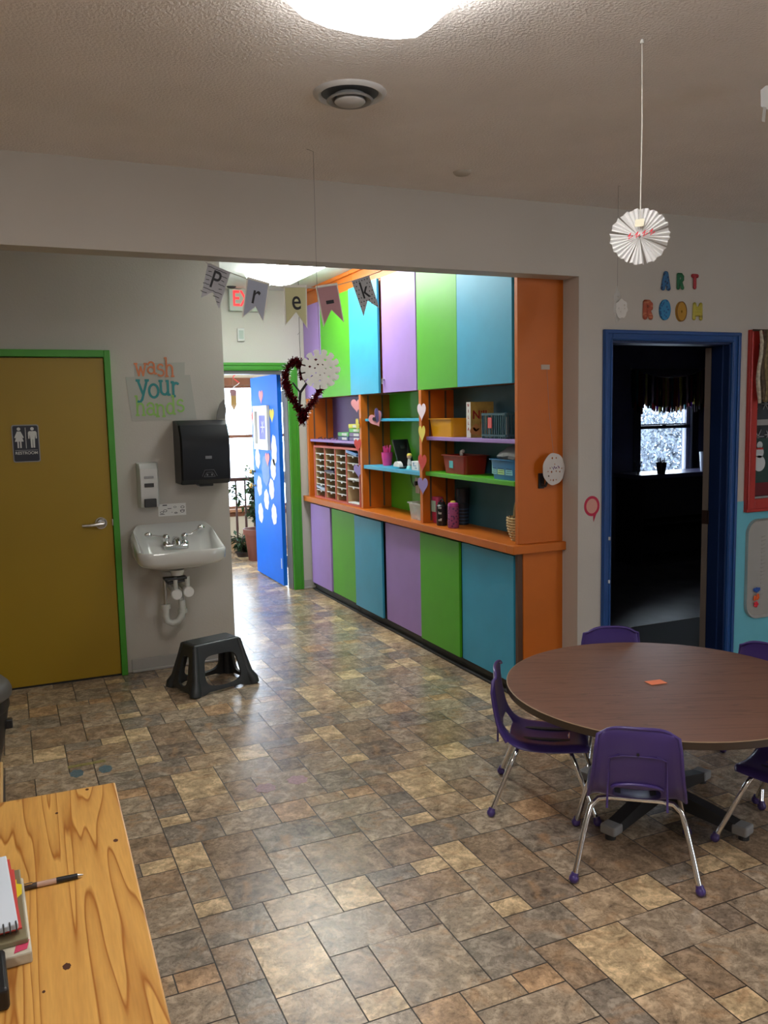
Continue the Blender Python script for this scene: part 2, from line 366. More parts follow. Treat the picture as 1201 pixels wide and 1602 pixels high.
# the two halves of the wide speckled tile are one tile
TILES = [t for t in TILES if t[:2] not in ((c_, d_),) and not (t[:2] == (d_, e_) and t[2] == 2.455)] + [(c_, e_, 2.453, 2.628, TAN)]
def stone_floor_mat():
    m = bpy.data.materials.new('stone print vinyl'); m.use_nodes = True; nt = m.node_tree; b = nt.nodes['Principled BSDF']
    N, L = nt.nodes.new, nt.links.new
    at = N('ShaderNodeAttribute'); at.attribute_name = 'tile'; ar = N('ShaderNodeAttribute'); ar.attribute_name = 'shift'
    tc = N('ShaderNodeTexCoord'); ad = N('ShaderNodeVectorMath'); ad.operation = 'ADD'
    L(tc.outputs['Object'], ad.inputs[0]); L(ar.outputs['Vector'], ad.inputs[1])
    n1 = N('ShaderNodeTexNoise'); n1.inputs['Scale'].default_value = 13; n1.inputs['Detail'].default_value = 10; n1.inputs['Roughness'].default_value = 0.72; n1.inputs['Distortion'].default_value = 0.55
    n2 = N('ShaderNodeTexNoise'); n2.inputs['Scale'].default_value = 60; n2.inputs['Detail'].default_value = 6; n2.inputs['Roughness'].default_value = 0.7; n2.inputs['Distortion'].default_value = 0.2
    n3 = N('ShaderNodeTexNoise'); n3.inputs['Scale'].default_value = 5; n3.inputs['Detail'].default_value = 3; n3.inputs['Distortion'].default_value = 2.5
    for n in (n1, n2, n3): L(ad.outputs[0], n.inputs[0])
    r1 = N('ShaderNodeValToRGB'); e = r1.color_ramp.elements; e[0].position = 0.33; e[0].color = (0.34, 0.32, 0.31, 1); e[1].position = 0.66; e[1].color = (1.30, 1.27, 1.22, 1)
    k = e.new(0.5); k.color = (0.90, 0.87, 0.84, 1)
    L(n1.outputs[0], r1.inputs[0])
    mu = N('ShaderNodeMix'); mu.data_type = 'RGBA'; mu.blend_type = 'MULTIPLY'; mu.inputs[0].default_value = 1.0
    L(at.outputs['Color'], mu.inputs[6]); L(r1.outputs[0], mu.inputs[7])
    # rust blotches
    r3 = N('ShaderNodeValToRGB'); e = r3.color_ramp.elements; e[0].position = 0.54; e[0].color = (0, 0, 0, 1); e[1].position = 0.72; e[1].color = (0.65, 0.65, 0.65, 1)
    L(n3.outputs[0], r3.inputs[0])
    m2 = N('ShaderNodeMix'); m2.data_type = 'RGBA'; m2.blend_type = 'MIX'; m2.inputs[7].default_value = (0.46, 0.27, 0.14, 1)
    L(r3.outputs[0], m2.inputs[0]); L(mu.outputs[2], m2.inputs[6])
    # dark veins
    sb = N('ShaderNodeMath'); sb.operation = 'SUBTRACT'; sb.inputs[1].default_value = 0.5; ab = N('ShaderNodeMath'); ab.operation = 'ABSOLUTE'
    L(n1.outputs[0], sb.inputs[0]); L(sb.outputs[0], ab.inputs[0])
    rv = N('ShaderNodeValToRGB'); e = rv.color_ramp.elements; e[0].position = 0.0; e[0].color = (0.62, 0.60, 0.58, 1); e[1].position = 0.022; e[1].color = (1, 1, 1, 1)
    L(ab.outputs[0], rv.inputs[0])
    m3 = N('ShaderNodeMix'); m3.data_type = 'RGBA'; m3.blend_type = 'MULTIPLY'; m3.inputs[0].default_value = 0.7
    L(m2.outputs[2], m3.inputs[6]); L(rv.outputs[0], m3.inputs[7])
    r4 = N('ShaderNodeValToRGB'); e = r4.color_ramp.elements; e[0].position = 0.34; e[0].color = (0.55, 0.54, 0.53, 1); e[1].position = 0.56; e[1].color = (1.08, 1.08, 1.08, 1)
    L(n2.outputs[0], r4.inputs[0])
    m4 = N('ShaderNodeMix'); m4.data_type = 'RGBA'; m4.blend_type = 'MULTIPLY'; m4.inputs[0].default_value = 0.75
    L(m3.outputs[2], m4.inputs[6]); L(r4.outputs[0], m4.inputs[7])
    L(m4.outputs[2], b.inputs['Base Color'])
    b.inputs['Roughness'].default_value = 0.23; b.inputs['Specular IOR Level'].default_value = 0.5
    bp = N('ShaderNodeBump'); bp.inputs['Strength'].default_value = 0.12; bp.inputs['Distance'].default_value = 0.006
    L(n2.outputs[0], bp.inputs['Height']); L(bp.outputs[0], b.inputs['Normal'])
    return m
M_stone = stone_floor_mat()
M_grout = mat('printed grout line', (0.045, 0.034, 0.026), 0.5)
def stone_floor(name, x0, x1, y0, y1, mt=None):
    bm = bmesh.new(); rnd = random.Random(3)
    cl = bm.loops.layers.float_color.new('tile'); sh = bm.loops.layers.float_color.new('shift')
    vs = [bm.verts.new(p) for p in ((x0, y0, -0.0008), (x1, y0, -0.0008), (x1, y1, -0.0008), (x0, y1, -0.0008))]
    f = bm.faces.new(vs); f.material_index = 1
    g = 0.0022
    for i in range(int((x0-1.4)/0.89)-2, int((x1)/0.89)+2):
        for j in range(-30, 31):
            ox, oy = i*0.89, -0.43*i+1.355*j
            for k, (ax, bx, ay, by, c) in enumerate(TILES):
                X0, X1, Y0, Y1 = max(ax+ox+g, x0), min(bx+ox-g, x1), max(ay+oy+g, y0), min(by+oy-g, y1)
                if X1-X0 < 0.004 or Y1-Y0 < 0.004: continue
                f = bm.faces.new([bm.verts.new(p) for p in ((X0, Y0, 0), (X1, Y0, 0), (X1, Y1, 0), (X0, Y1, 0))])
                # the print repeats exactly with the module, so the marbling is tied to the tile's own place in it
                for l in f.loops:
                    l[cl] = (*c, 1); l[sh] = (-ox+k*3.7, -oy+k*1.9, k*0.83, 1)
    me = bpy.data.meshes.new(name); bm.to_mesh(me); bm.free(); me.materials.append(M_stone); me.materials.append(M_grout)
    o = bpy.data.objects.new(name, me); COL.objects.link(o)
    return struct(o)
stone_floor('floor', -3.2, 6.6, -2.4, FY+0.15)
stone_floor('floor', 0.4, 4.4, FY+0.15, 10.2)
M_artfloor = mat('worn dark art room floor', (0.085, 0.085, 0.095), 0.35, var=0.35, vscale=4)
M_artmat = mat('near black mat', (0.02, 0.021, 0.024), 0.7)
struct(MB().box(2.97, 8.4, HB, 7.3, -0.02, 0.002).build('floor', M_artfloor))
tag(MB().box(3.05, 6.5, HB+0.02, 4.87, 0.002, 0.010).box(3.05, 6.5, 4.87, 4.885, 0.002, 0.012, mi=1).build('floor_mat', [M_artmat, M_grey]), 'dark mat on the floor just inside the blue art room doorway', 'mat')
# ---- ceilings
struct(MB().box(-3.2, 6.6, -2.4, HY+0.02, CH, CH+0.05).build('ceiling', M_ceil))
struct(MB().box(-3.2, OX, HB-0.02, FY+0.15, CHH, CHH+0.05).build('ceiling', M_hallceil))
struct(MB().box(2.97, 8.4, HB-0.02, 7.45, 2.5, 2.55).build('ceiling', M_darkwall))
struct(MB().box(0.4, 4.4, FY+0.15, 10.35, 2.45, 2.5).build('ceiling', M_cream))
# ---- walls
DX0, DX1, DZ = 3.068, 3.945, 1.992           # art room door opening
WX0, WX1, WZ0, WZ1 = 4.15, 5.35, 1.055, 1.99  # red framed window opening
mb = MB()
mb.box(-3.2, OX, HY, HB, HZ, CHH)                                     # header
mb.box(OX, DX0, HY, HB, 0, CHH)
mb.box(DX0, DX1, HY, HB, DZ, CHH)
mb.box(DX1, WX0, HY, HB, 0, CHH); mb.box(WX0, WX1, HY, HB, WZ1, CHH); mb.box(WX0, WX1, HY, HB, 0, WZ0); mb.box(WX1, 6.6, HY, HB, 0, CHH)
struct(mb.build('wall_front', M_wall))
# turquoise lower field right of the art room door (a thin skin of paint)
struct(MB().box(DX1+0.055, 6.6, HY-0.003, HY, 0, 1.045).build('wall_wainscot', M_bluewall))
struct(MB().box(-3.3, SX, SY, SY+0.12, 0, CHH).box(SX-0.12, SX, SY+0.12, FY, 0, CHH).build('wall_sink', M_wall))
FX0, FX1, FZ = 1.46, 2.415, 2.03
struct(MB().box(SX, FX0, FY, FY+0.15, 0, CHH).box(FX0, FX1, FY, FY+0.15, FZ, CHH).box(FX1, 2.99, FY, FY+0.15, 0, CHH).build('wall_hall_end', M_hallwall))
struct(MB().box(OX, 2.97, HB, 7.65, 0, CHH).build('wall_between', M_hallwall))
struct(MB().box(-3.3, -3.2, -2.4, SY, 0, CHH).build('wall_left', M_wall))
struct(MB().box(6.6, 6.7, -2.4, HB, 0, CHH).build('wall_right', M_wall))
BW0, BW1, BZ0, BZ1 = 3.9, 5.0, 0.85, 1.95  # unseen window opening, added to throw fill light on the lower walls
struct(MB().box(-3.3, BW0, -2.5, -2.4, 0, CHH).box(BW1, 6.7, -2.5, -2.4, 0, CHH).box(BW0, BW1, -2.5, -2.4, 0, BZ0).box(BW0, BW1, -2.5, -2.4, BZ1, CHH).build('wall_back', M_wall))
wb = struct(empty('fill_window', ((BW0+BW1)/2, -2.45, BZ0)), 'unseen window added behind the viewer as fill light', 'window')
MB().box(BW0, BW1, -2.47, -2.42, BZ0, BZ0+0.04).box(BW0, BW1, -2.47, -2.42, BZ1-0.04, BZ1).box(BW0, BW0+0.04, -2.47, -2.42, BZ0, BZ1).box(BW1-0.04, BW1, -2.47, -2.42, BZ0, BZ1).box(BW0, BW1, -2.47, -2.42, 1.38, 1.41).build('sash', M_plw, wb, True)
MB().box(BW0+0.02, BW1-0.02, -2.448, -2.443, BZ0+0.02, BZ1-0.02).build('pane', M_glass, wb, True)
# art room
AW0, AW1, AZ0, AZ1, AY = 6.29, 7.02, 0.78, 1.95, 7.3
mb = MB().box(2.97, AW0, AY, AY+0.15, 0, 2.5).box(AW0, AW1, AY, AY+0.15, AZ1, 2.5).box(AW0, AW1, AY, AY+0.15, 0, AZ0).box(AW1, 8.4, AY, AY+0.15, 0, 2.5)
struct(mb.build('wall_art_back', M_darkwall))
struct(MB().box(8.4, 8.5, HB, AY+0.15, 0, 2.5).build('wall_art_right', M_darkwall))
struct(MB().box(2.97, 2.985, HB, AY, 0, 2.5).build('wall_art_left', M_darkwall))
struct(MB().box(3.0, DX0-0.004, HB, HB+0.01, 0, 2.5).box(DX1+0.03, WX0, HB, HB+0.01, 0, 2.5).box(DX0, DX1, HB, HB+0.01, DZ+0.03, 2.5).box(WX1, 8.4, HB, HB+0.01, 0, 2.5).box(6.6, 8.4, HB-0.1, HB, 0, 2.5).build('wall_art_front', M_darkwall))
# sunroom beyond the hall door
SWX0, SWX1, SWZ0, SWZ1 = 1.7, 3.5, 0.50, 2.0
SWY = 10.2
mb = MB().box(0.4, SWX0, SWY, SWY+0.15, 0, 2.5).box(SWX0, SWX1, SWY, SWY+0.15, SWZ1, 2.5).box(SWX0, SWX1, SWY, SWY+0.15, 0, SWZ0).box(SWX1, 4.4, SWY, SWY+0.15, 0, 2.5)
struct(mb.build('wall_sunroom_back', M_cream))
struct(MB().box(0.3, 0.4, FY+0.15, 8.0, 0, 2.5).box(0.3, 0.4, 9.8, SWY+0.15, 0, 2.5).box(0.3, 0.4, 8.0, 9.8, 0, 0.6).box(0.3, 0.4, 8.0, 9.8, 2.15, 2.5).build('wall_sunroom_left', M_cream))  # unseen side opening added so that daylight reaches the open blue door
# the sunroom's right wall has a window of its own beyond the door
struct(MB().box(4.4, 4.5, FY+0.15, 8.2, 0, 2.5).box(4.4, 4.5, 9.9, SWY+0.15, 0, 2.5).box(4.4, 4.5, 8.2, 9.9, 0, 0.6).box(4.4, 4.5, 8.2, 9.9, 2.1, 2.5).build('wall_sunroom_right', M_cream))
struct(MB().box(0.4, SX, FY+0.13, FY+0.15, 0, 2.5).box(2.99, 4.4, FY+0.13, FY+0.15, 0, 2.5).build('wall_sunroom_front', M_cream))
# outside ground
struct(MB().box(-30, 40, 10.6, 70, -0.62, -0.6).build('ground', M_snow))
# ---- baseboards
def baseboard(name, x0, x1, y, m=M_base):
    struct(MB().box(x0, x1, y-0.012, y, 0, 0.085, bev=0.003).box(x0, x1, y-0.026, y-0.012, 0, 0.018, bev=0.005).build(name, m))
baseboard('baseboard_sink', 0.655, SX, SY)
baseboard('baseboard_hall_end', 2.47, 2.56, FY)
baseboard('baseboard_front', DX1+0.07, 6.5, HY-0.003, M_bluewall)
baseboard('baseboard_front', OX, DX0-0.07, HY)
# chipped corner bead of the right jamb
struct(MB().box(OX-0.001, OX+0.006, HY-0.004, HY+0.02, 0, HZ).build('trim_1', M_wall))

# ---- door_1 : mustard restroom door, green casing
d1 = struct(empty('door_1', (0.10, SY, 0)), 'mustard yellow restroom door in a green casing', 'door')
RX0, RX1 = -0.36, 0.585
MB().box(RX0, RX1, SY-0.035, SY-0.006, 0.012, 1.995, bev=0.003).build('leaf', M_mustard, d1, True)
cs = MB()
for (x0, x1, z0, z1) in ((RX1+0.002, RX1+0.040, 0, 2.043), (RX0-0.04, RX0-0.002, 0, 2.043), (RX0-0.002, RX1+0.002, 2.0, 2.043)):
    cs.box(x0, x1, SY-0.05, SY, z0, z1, bev=0.004)
cs.build('casing', M_green_trim, d1, True)
MB().box(RX0, RX1, SY-0.03, SY-0.004, 0, 0.012).build('threshold', M_blackrub, d1, True)
h = MB(); hx, hz = 0.515, 0.985; hy = SY-0.035
h.cyl((hx, hy, hz), (hx, hy-0.012, hz), 0.036, n=28).cyl((hx, hy-0.012, hz), (hx, hy-0.02, hz), 0.030, 0.024, n=28).cyl((hx, hy-0.018, hz), (hx, hy-0.055, hz), 0.012)
h.tube([(hx+0.012, hy-0.055, hz), (hx-0.02, hy-0.058, hz-0.002), (hx-0.07, hy-0.056, hz-0.006), (hx-0.115, hy-0.05, hz-0.006)], [0.013, 0.012, 0.010, 0.009], 10)
h.build('lever_handle', M_brushed, d1, True, smooth=0.6)
MB().box(RX1-0.004, RX1+0.006, SY-0.046, SY-0.034, 0.965, 1.005).build('strike_plate', M_brushed, d1, True)

# restroom sign
sg = thing('restroom_sign', 'black and white restroom sign with two figures on the mustard door', 'sign', (0.118, SY-0.036, 1.38))
SM = T(0, -0.001, 0) @ FACE_Y
MB().flat(rrect(-0.075, 0.075, 0, 0.222, 0.012), t=0.002, M=SM).build('border', M_grey, sg)
MB().flat(rrect(-0.069, 0.069, 0.006, 0.216, 0.010), t=0.002, M=T(0, -0.003, 0) @ FACE_Y).build('plate', mat('black sign face', (0.012, 0.015, 0.03), 0.4), sg)
fg = MB(); SF = T(0, -0.005, 0) @ FACE_Y
def pict(mb, cx, z0, dress):
    mb.flat(circle(0.010, 16, cx, z0+0.112), t=0.001, M=SF)
    if dress: mb.flat([(cx-0.010, z0+0.098), (cx+0.010, z0+0.098), (cx+0.026, z0+0.062), (cx+0.020, z0+0.058), (cx+0.015, z0+0.068), (cx+0.024, z0+0.038), (cx+0.011, z0+0.038), (cx+0.011, z0), (cx+0.003, z0), (cx+0.003, z0+0.038), (cx-0.003, z0+0.038), (cx-0.003, z0), (cx-0.011, z0), (cx-0.011, z0+0.038), (cx-0.024, z0+0.038), (cx-0.015, z0+0.068), (cx-0.020, z0+0.058), (cx-0.026, z0+0.062)], t=0.001, M=SF)
    else: mb.flat([(cx-0.018, z0+0.098), (cx+0.018, z0+0.098), (cx+0.024, z0+0.09), (cx+0.024, z0+0.054), (cx+0.017, z0+0.054), (cx+0.016, z0+0.08), (cx+0.012, z0+0.05), (cx+0.011, z0), (cx+0.002, z0), (cx+0.001, z0+0.05), (cx-0.001, z0+0.05), (cx-0.002, z0), (cx-0.011, z0), (cx-0.012, z0+0.05), (cx-0.016, z0+0.08), (cx-0.017, z0+0.054), (cx-0.024, z0+0.054), (cx-0.024, z0+0.09)], t=0.001, M=SF)
pict(fg, -0.036, 0.085, True); pict(fg, 0.038, 0.085, False)
fg.flat([(-0.001, 0.082), (0.002, 0.082), (0.002, 0.205), (-0.001, 0.205)], t=0.001, M=SF).flat([(-0.062, 0.070), (0.062, 0.070), (0.062, 0.0715), (-0.062, 0.0715)], t=0.001, M=SF)
fg.add_mesh(text_mesh('RESTROOM', 0.024, 0.0005, 0.0003), T(0, -0.006, 0.054) @ FACE_Y)
fg.build('pictogram', M_plw, sg)

# ---- door_2 : blue door opened into the sunroom, green casing
d2 = struct(empty('door_2', (1.9, FY, 0)), 'blue door standing open in a green casing at the end of the hall', 'door')
cs = MB()
for (x0, x1, z0, z1) in ((FX1-0.025, FX1+0.07, 0, 2.10), (FX0-0.095, FX0, 0, 2.10), (FX0, FX1, FZ, 2.10)):
    cs.box(x0, x1, FY-0.016, FY, z0, z1, bev=0.003)
    if z0 > 1: cs.box(x0-0.09, x1+0.09, FY-0.026, FY-0.016, 2.075, 2.095, bev=0.003); cs.box(x0-0.02, x1+0.02, FY-0.022, FY-0.016, FZ+0.01, FZ+0.022, bev=0.003)
    else:
        xo = x1-0.022 if x0 > 2 else x0+0.002
        cs.box(xo, xo+0.02, FY-0.026, FY-0.016, 0, 2.09, bev=0.003)
        xi = x0+0.012 if x0 > 2 else x1-0.022
        cs.box(xi, xi+0.010, FY-0.022, FY-0.016, 0, 2.05, bev=0.003)
cs.build('casing', M_green_trim, d2, True)
MB().box(FX1-0.03, FX1, FY, FY+0.15, 0, FZ).box(FX0, FX0+0.03, FY, FY+0.15, 0, FZ).box(FX0, FX1, FY, FY+0.15, FZ-0.03, FZ).build('jamb', M_steel_frame, d2, True)
LX0, LX1, LY0, LY1 = 2.342, 2.382, 7.665, 8.585
leaf = MB().box(LX0, LX1, LY0, LY1, 0.012, 2.01, bev=0.003).build('leaf', M_blue_door, d2, True)
for z in (0.25, 1.05, 1.80):
    MB().box(LX1-0.002, FX1-0.028, LY0-0.012, LY0+0.004, z-0.055, z+0.055).cyl((LX1+0.004, LY0-0.012, z-0.055), (LX1+0.004, LY0-0.012, z+0.055), 0.006).build('hinge', M_brushed, d2, True)
for z in (0.915, 1.06):
    MB().cyl((LX0, 8.52, z), (LX0-0.03, 8.52, z), 0.012).ball((LX0-0.045, 8.52, z), 0.026).build('door_knob' if z < 1 else 'deadbolt', mat('brass', (0.7, 0.45, 0.15), 0.25, metal=1), d2, True, smooth=0.6)
MB().box(LX0-0.002, LX0, 7.70, 7.72, 0.17, 0.27).build('sticker', M_white, d2, True)

# paper shapes on the blue door (front faces -X)
def on_leaf(y, z, off=0.0015): return T(LX0-off, y, z) @ FACE_X
def cloud(rx, rz, seed, n=48, w=0.07):
    r = random.Random(seed); ph = r.random()*6
    return [(rx*math.cos(t)*(1+w*math.sin(9*t+ph)), rz*math.sin(t)*(1+w*math.sin(7*t+ph))) for t in [2*PI*i/n for i in range(n)]]
def paper(name, outl, M_, m, label, cat, group=None, holes=(), t=0.0012, extra=None):
    mb = MB().flat(outl, holes, t=t, M=M_)
    mm = [m]
    if extra: extra(mb); mm += [M_ink]
    o = mb.build(name, mm); return tag(o, label, cat, group)
clouds = [(8.406, 1.198, 'on the blue door just under the white frame, at its left'), (7.82, 1.30, 'at the hinge side of the blue door beside the white frame'), (7.87, 1.115, 'at the hinge side of the blue door, second from the top'), (8.374, 0.92, 'on the blue door beside the door knob'), (7.948, 0.918, 'on the blue door in the middle of its hinge side column'), (8.138, 0.80, 'in the middle of the blue door between the four lower cutouts'), (8.365, 0.645, 'lowest on the free edge side of the blue door'), (7.893, 0.675, 'lowest on the hinge side of the blue door')]
for k, (y, z, lb) in enumerate(clouds):
    paper('paper_cloud', cloud(0.085, 0.10 if k != 1 else 0.145, k), on_leaf(y, z), M_white, 'white paper cutout ' + lb, 'paper cutout', 'white paper cutouts on the blue door')
paper('paper_cloud', cloud(0.13, 0.15, 20), on_leaf(8.13, 1.09), mat('blue grey paper', (0.12, 0.22, 0.42), 0.7), 'large blue grey paper cutout on the blue door below the picture frame', 'paper cutout')
paper('paper_heart', heart(0.15), on_leaf(8.203, 1.82), M_pink, 'pink paper heart near the top of the blue door', 'heart')
paper('paper_heart', heart(0.15), on_leaf(8.515, 1.61), M_redp, 'red paper heart on the blue door left of the white frame', 'heart')
paper('paper_heart', heart(0.15), on_leaf(7.855, 1.635), M_yellowp, 'yellow paper heart on the blue door right of the white frame', 'heart')
paper('paper_heart', heart(0.15), T(LX0-0.004, 8.05, 1.21) @ FACE_X, M_pink, 'pink paper heart overlapping the blue grey cutout on the blue door', 'heart')
pf = thing('picture_frame', 'white framed blue snowflake picture hanging on the open blue door', 'picture', (LX0, 8.18, 1.295))
fr = MB(); o4 = [(-0.245, 0), (0.245, 0), (0.245, 0.43), (-0.245, 0.43)]; i4 = [(-0.19, 0.055), (0.19, 0.055), (0.19, 0.375), (-0.19, 0.375)]
fr.flat(o4, [i4], t=0.03, M=T(-0.001, 0, 0) @ FACE_X)
fr.build('frame', M_plw, pf)
MB().flat(i4, [[(-0.12, 0.10), (0.12, 0.10), (0.12, 0.335), (-0.12, 0.335)]], t=0.004, M=T(-0.001, 0, 0) @ FACE_X).build('mount', M_white, pf)
MB().flat([(-0.12, 0.10), (0.12, 0.10), (0.12, 0.335), (-0.12, 0.335)], t=0.002, M=T(-0.001, 0, 0) @ FACE_X).build('print', mat('blue print', (0.12, 0.13, 0.45), 0.5), pf)
sn = MB()
for k in range(6):
    a = k*PI/3
    sn.flat([(0.004*math.cos(a+PI/2)+r*math.cos(a), 0.004*math.sin(a+PI/2)+r*math.sin(a)) for r in (0, 0.07)] + [(-0.004*math.cos(a+PI/2)+r*math.cos(a), -0.004*math.sin(a+PI/2)+r*math.sin(a)) for r in (0.07, 0)], t=0.001, M=T(-0.004, 0, 0.22) @ FACE_X)
    sn.flat([(0.05*math.cos(a)+0.012*math.cos(b), 0.05*math.sin(a)+0.012*math.sin(b)) for b in (a, a+2.1, a+4.2)], t=0.001, M=T(-0.0045, 0, 0.22) @ FACE_X)
sn.build('snowflake_motif', M_white, pf)

# ---- door_3 : art room doorway with blue casing and the leaf swung into the dark room
d3 = struct(empty('door_3', (3.5, HY, 0)), 'open doorway to the dark art room in a royal blue casing', 'door')
cs = MB()
for (x0, x1, z0, z1) in ((DX0-0.058, DX0, 0, DZ+0.058), (DX1, DX1+0.06, 0, DZ+0.058), (DX0, DX1, DZ, DZ+0.058)):
    cs.box(x0, x1, HY-0.016, HY, z0, z1, bev=0.003)
cs.box(DX0-0.058, DX1+0.06, HY-0.026, HY-0.016, DZ+0.036, DZ+0.056, bev=0.004).box(DX0-0.01, DX1+0.01, HY-0.022, HY-0.016, DZ+0.004, DZ+0.014, bev=0.003)
cs.box(DX0-0.056, DX0-0.038, HY-0.026, HY-0.016, 0, DZ+0.05, bev=0.004).box(DX1+0.038, DX1+0.058, HY-0.026, HY-0.016, 0, DZ+0.05, bev=0.004)
cs.box(DX0-0.014, DX0-0.004, HY-0.022, HY-0.016, 0, DZ, bev=0.003).box(DX1+0.004, DX1+0.014, HY-0.022, HY-0.016, 0, DZ, bev=0.003)
cs.build('casing', M_blue_trim, d3, True)
MB().box(DX0, DX0+0.012, HY-0.002, HB+0.005, 0, DZ).box(DX1-0.012, DX1, HY-0.002, HB+0.005, 0, DZ).box(DX0, DX1, HY-0.002, HB+0.005, DZ-0.012, DZ).box(DX1-0.024, DX1-0.012, HY+0.04, HY+0.08, 0, DZ).build('jamb', mat('dark navy jamb', (0.006, 0.022, 0.09), 0.45), d3, True)  # jamb coloured darker than the casing around it
lf = empty('leaf', (0, 0, 0), d3)
lm = T(DX1-0.008, HB+0.012, 0) @ RZ(math.radians(28))
lp = MB().box(0.0, 0.86, 0.0, 0.036, 0.012, DZ-0.02, M=lm)
bpy.data.objects.remove(lf)
lp.build('leaf', mat('worn brown door edge', (0.16, 0.13, 0.11), 0.5), d3, True)
MB().box(-0.004, 0.004, -0.003, 0.036, 0.90, 0.985, M=lm).cyl(lm @ Vector((-0.006, -0.004, 0.90)), lm @ Vector((-0.006, -0.004, 0.985)), 0.006).build('hinge', mat('dark bronze', (0.03, 0.015, 0.012), 0.4, metal=0.6), d3, True)
for z in (0.90, 0.655):
    MB().box(DX0-0.02, DX0-0.012, HY-0.024, HY-0.0155, z-0.009, z+0.009).build('paint_chip', M_white, d3, True)

# ---- window_3 : red framed window beside it, seen at the right edge
w3 = struct(empty('window_3', (4.75, HY, WZ0)), 'red framed window with painted snowmen at the right edge', 'window')
cs = MB(); fw = 0.078
cs.box(WX0-fw+0.005, WX0, HY-0.022, HY, WZ0-fw, WZ1+fw, bev=0.004).box(WX1, WX1+fw, HY-0.022, HY, WZ0-fw, WZ1+fw, bev=0.004).box(WX0, WX1, HY-0.022, HY, WZ1, WZ1+fw, bev=0.004).box(WX0, WX1, HY-0.022, HY, WZ0-fw, WZ0, bev=0.004)
cs.box(WX0-fw+0.008, WX0-fw+0.026, HY-0.034, HY-0.022, WZ0-fw, WZ1+fw, bev=0.005).box(WX0-fw, WX1+fw, HY-0.034, HY-0.022, WZ0-fw, WZ0-fw+0.02, bev=0.005)
cs.build('window_frame', M_red_trim, w3, True)
MB().box(WX0, WX1, HY+0.06, HY+0.064, WZ0, WZ1).build('pane', mat('dark reflecting pane', (0.035, 0.05, 0.065), 0.12, var=0.5, vscale=5), w3, True)
MB().box(WX0, WX1, HY+0.035, HY+0.06, 1.50, 1.535).box(WX0, WX1, HY+0.035, HY+0.06, 1.72, 1.74).box(WX0, WX1, HY-0.002, HY+0.006, WZ0, WZ0+0.012).build('sash_bar', M_grey, w3, True)
MB().box(WX0, WX1, HY+0.045, HY+0.059, WZ0+0.01, WZ0+0.09).build('painted_red_field', mat('dark red glass paint', (0.13, 0.006, 0.012), 0.6), w3, True)
MB().box(WX0, WX1, HY+0.052, HY+0.0595, WZ0+0.09, 1.42).build('painted_green_field', mat('dark green glass paint', (0.012, 0.05, 0.045), 0.6), w3, True)
def snowman(x, z, s, name='painted_snowman'):
    mb = MB()
    for cz, r in ((0, 0.055), (0.075, 0.038), (0.125, 0.026)): mb.flat(circle(r*s, 20, 0, cz*s), t=0.001, M=T(x, HY+0.05, z) @ FACE_Y)
    mb.flat([(-0.03*s, 0.095*s), (0.03*s, 0.095*s), (0.03*s, 0.107*s), (-0.03*s, 0.107*s)], t=0.001, M=T(x, HY+0.048, z) @ FACE_Y, mi=1)
    mb.build(name, [mat('white glass paint', (0.55, 0.6, 0.62), 0.6), M_redp], w3, True)
snowman(4.255, 1.265, 0.9); snowman(4.155, 1.20, 0.85); snowman(4.42, 1.26, 0.9)
fl = MB()
for (x, z, s) in ((4.245, 1.43, 0.05), (4.20, 1.60, 0.035), (4.30, 1.63, 0.04), (4.18, 1.36, 0.03), (4.33, 1.44, 0.03)):
    for k in range(6):
        a = k*PI/3; c, n_ = math.cos(a), math.sin(a)
        fl.flat([(-0.004*n_, 0.004*c), (s*c-0.002*n_, s*n_+0.002*c), (s*c+0.002*n_, s*n_-0.002*c), (0.004*n_, -0.004*c)], t=0.001, M=T(x, HY+0.056, z) @ FACE_Y)
fl.build('painted_snowflake', mat('grey glass paint', (0.30, 0.33, 0.36), 0.6), w3, True)

# ---- window_2 in the art room
def sash_window(name, label, x0, x1, z0, z1, y, depth, fm, mid, fw=0.045, trim=0.07, tm=None):
    e = struct(empty(name, ((x0+x1)/2, y, z0)), label, 'window')
    f = MB()
    for (a, b, c, d) in ((x0, x0+fw, z0, z1), (x1-fw, x1, z0, z1), (x0, x1, z0, z0+fw), (x0, x1, z1-fw, z1)): f.box(a, b, y+0.03, y+0.09, c, d, bev=0.004)
    f.build('sash', fm, e, True)
    MB().box(x0, x1, y+0.02, y+0.10, mid-0.018, mid+0.018, bev=0.004).build('meeting_rail', tm or fm, e, True)
    MB().box(x0+fw*0.5, x1-fw*0.5, y+0.055, y+0.06, z0+fw*0.5, z1-fw*0.5).build('pane', M_glass, e, True)
    if trim:
        c = MB()
        for (a, b, cc, d) in ((x0-trim, x0, z0-trim, z1+trim), (x1, x1+trim, z0-trim, z1+trim), (x0, x1, z1, z1+trim), (x0, x1, z0-trim, z0)): c.box(a, b, y-0.015, y, cc, d, bev=0.003)
        c.build('casing', tm or fm, e, True)
    return e
M_artsash = mat('bluish white sash', (0.28, 0.30, 0.42), 0.5)
M_arttrim = mat('dark art trim', (0.02, 0.022, 0.035), 0.5)
w2 = sash_window('window_2', 'bright sash window in the dark art room', AW0, AW1, AZ0, AZ1, AY, 0.15, M_artsash, 1.41, trim=0.09, tm=M_arttrim)
MB().box(AW0+0.03, AW1-0.03, AY+0.045, AY+0.05, 1.43, 1.445).box((AW0+AW1)/2-0.03, (AW0+AW1)/2+0.0, AY+0.0, AY+0.03, 1.428, 1.44).build('latch', M_arttrim, w2, True)
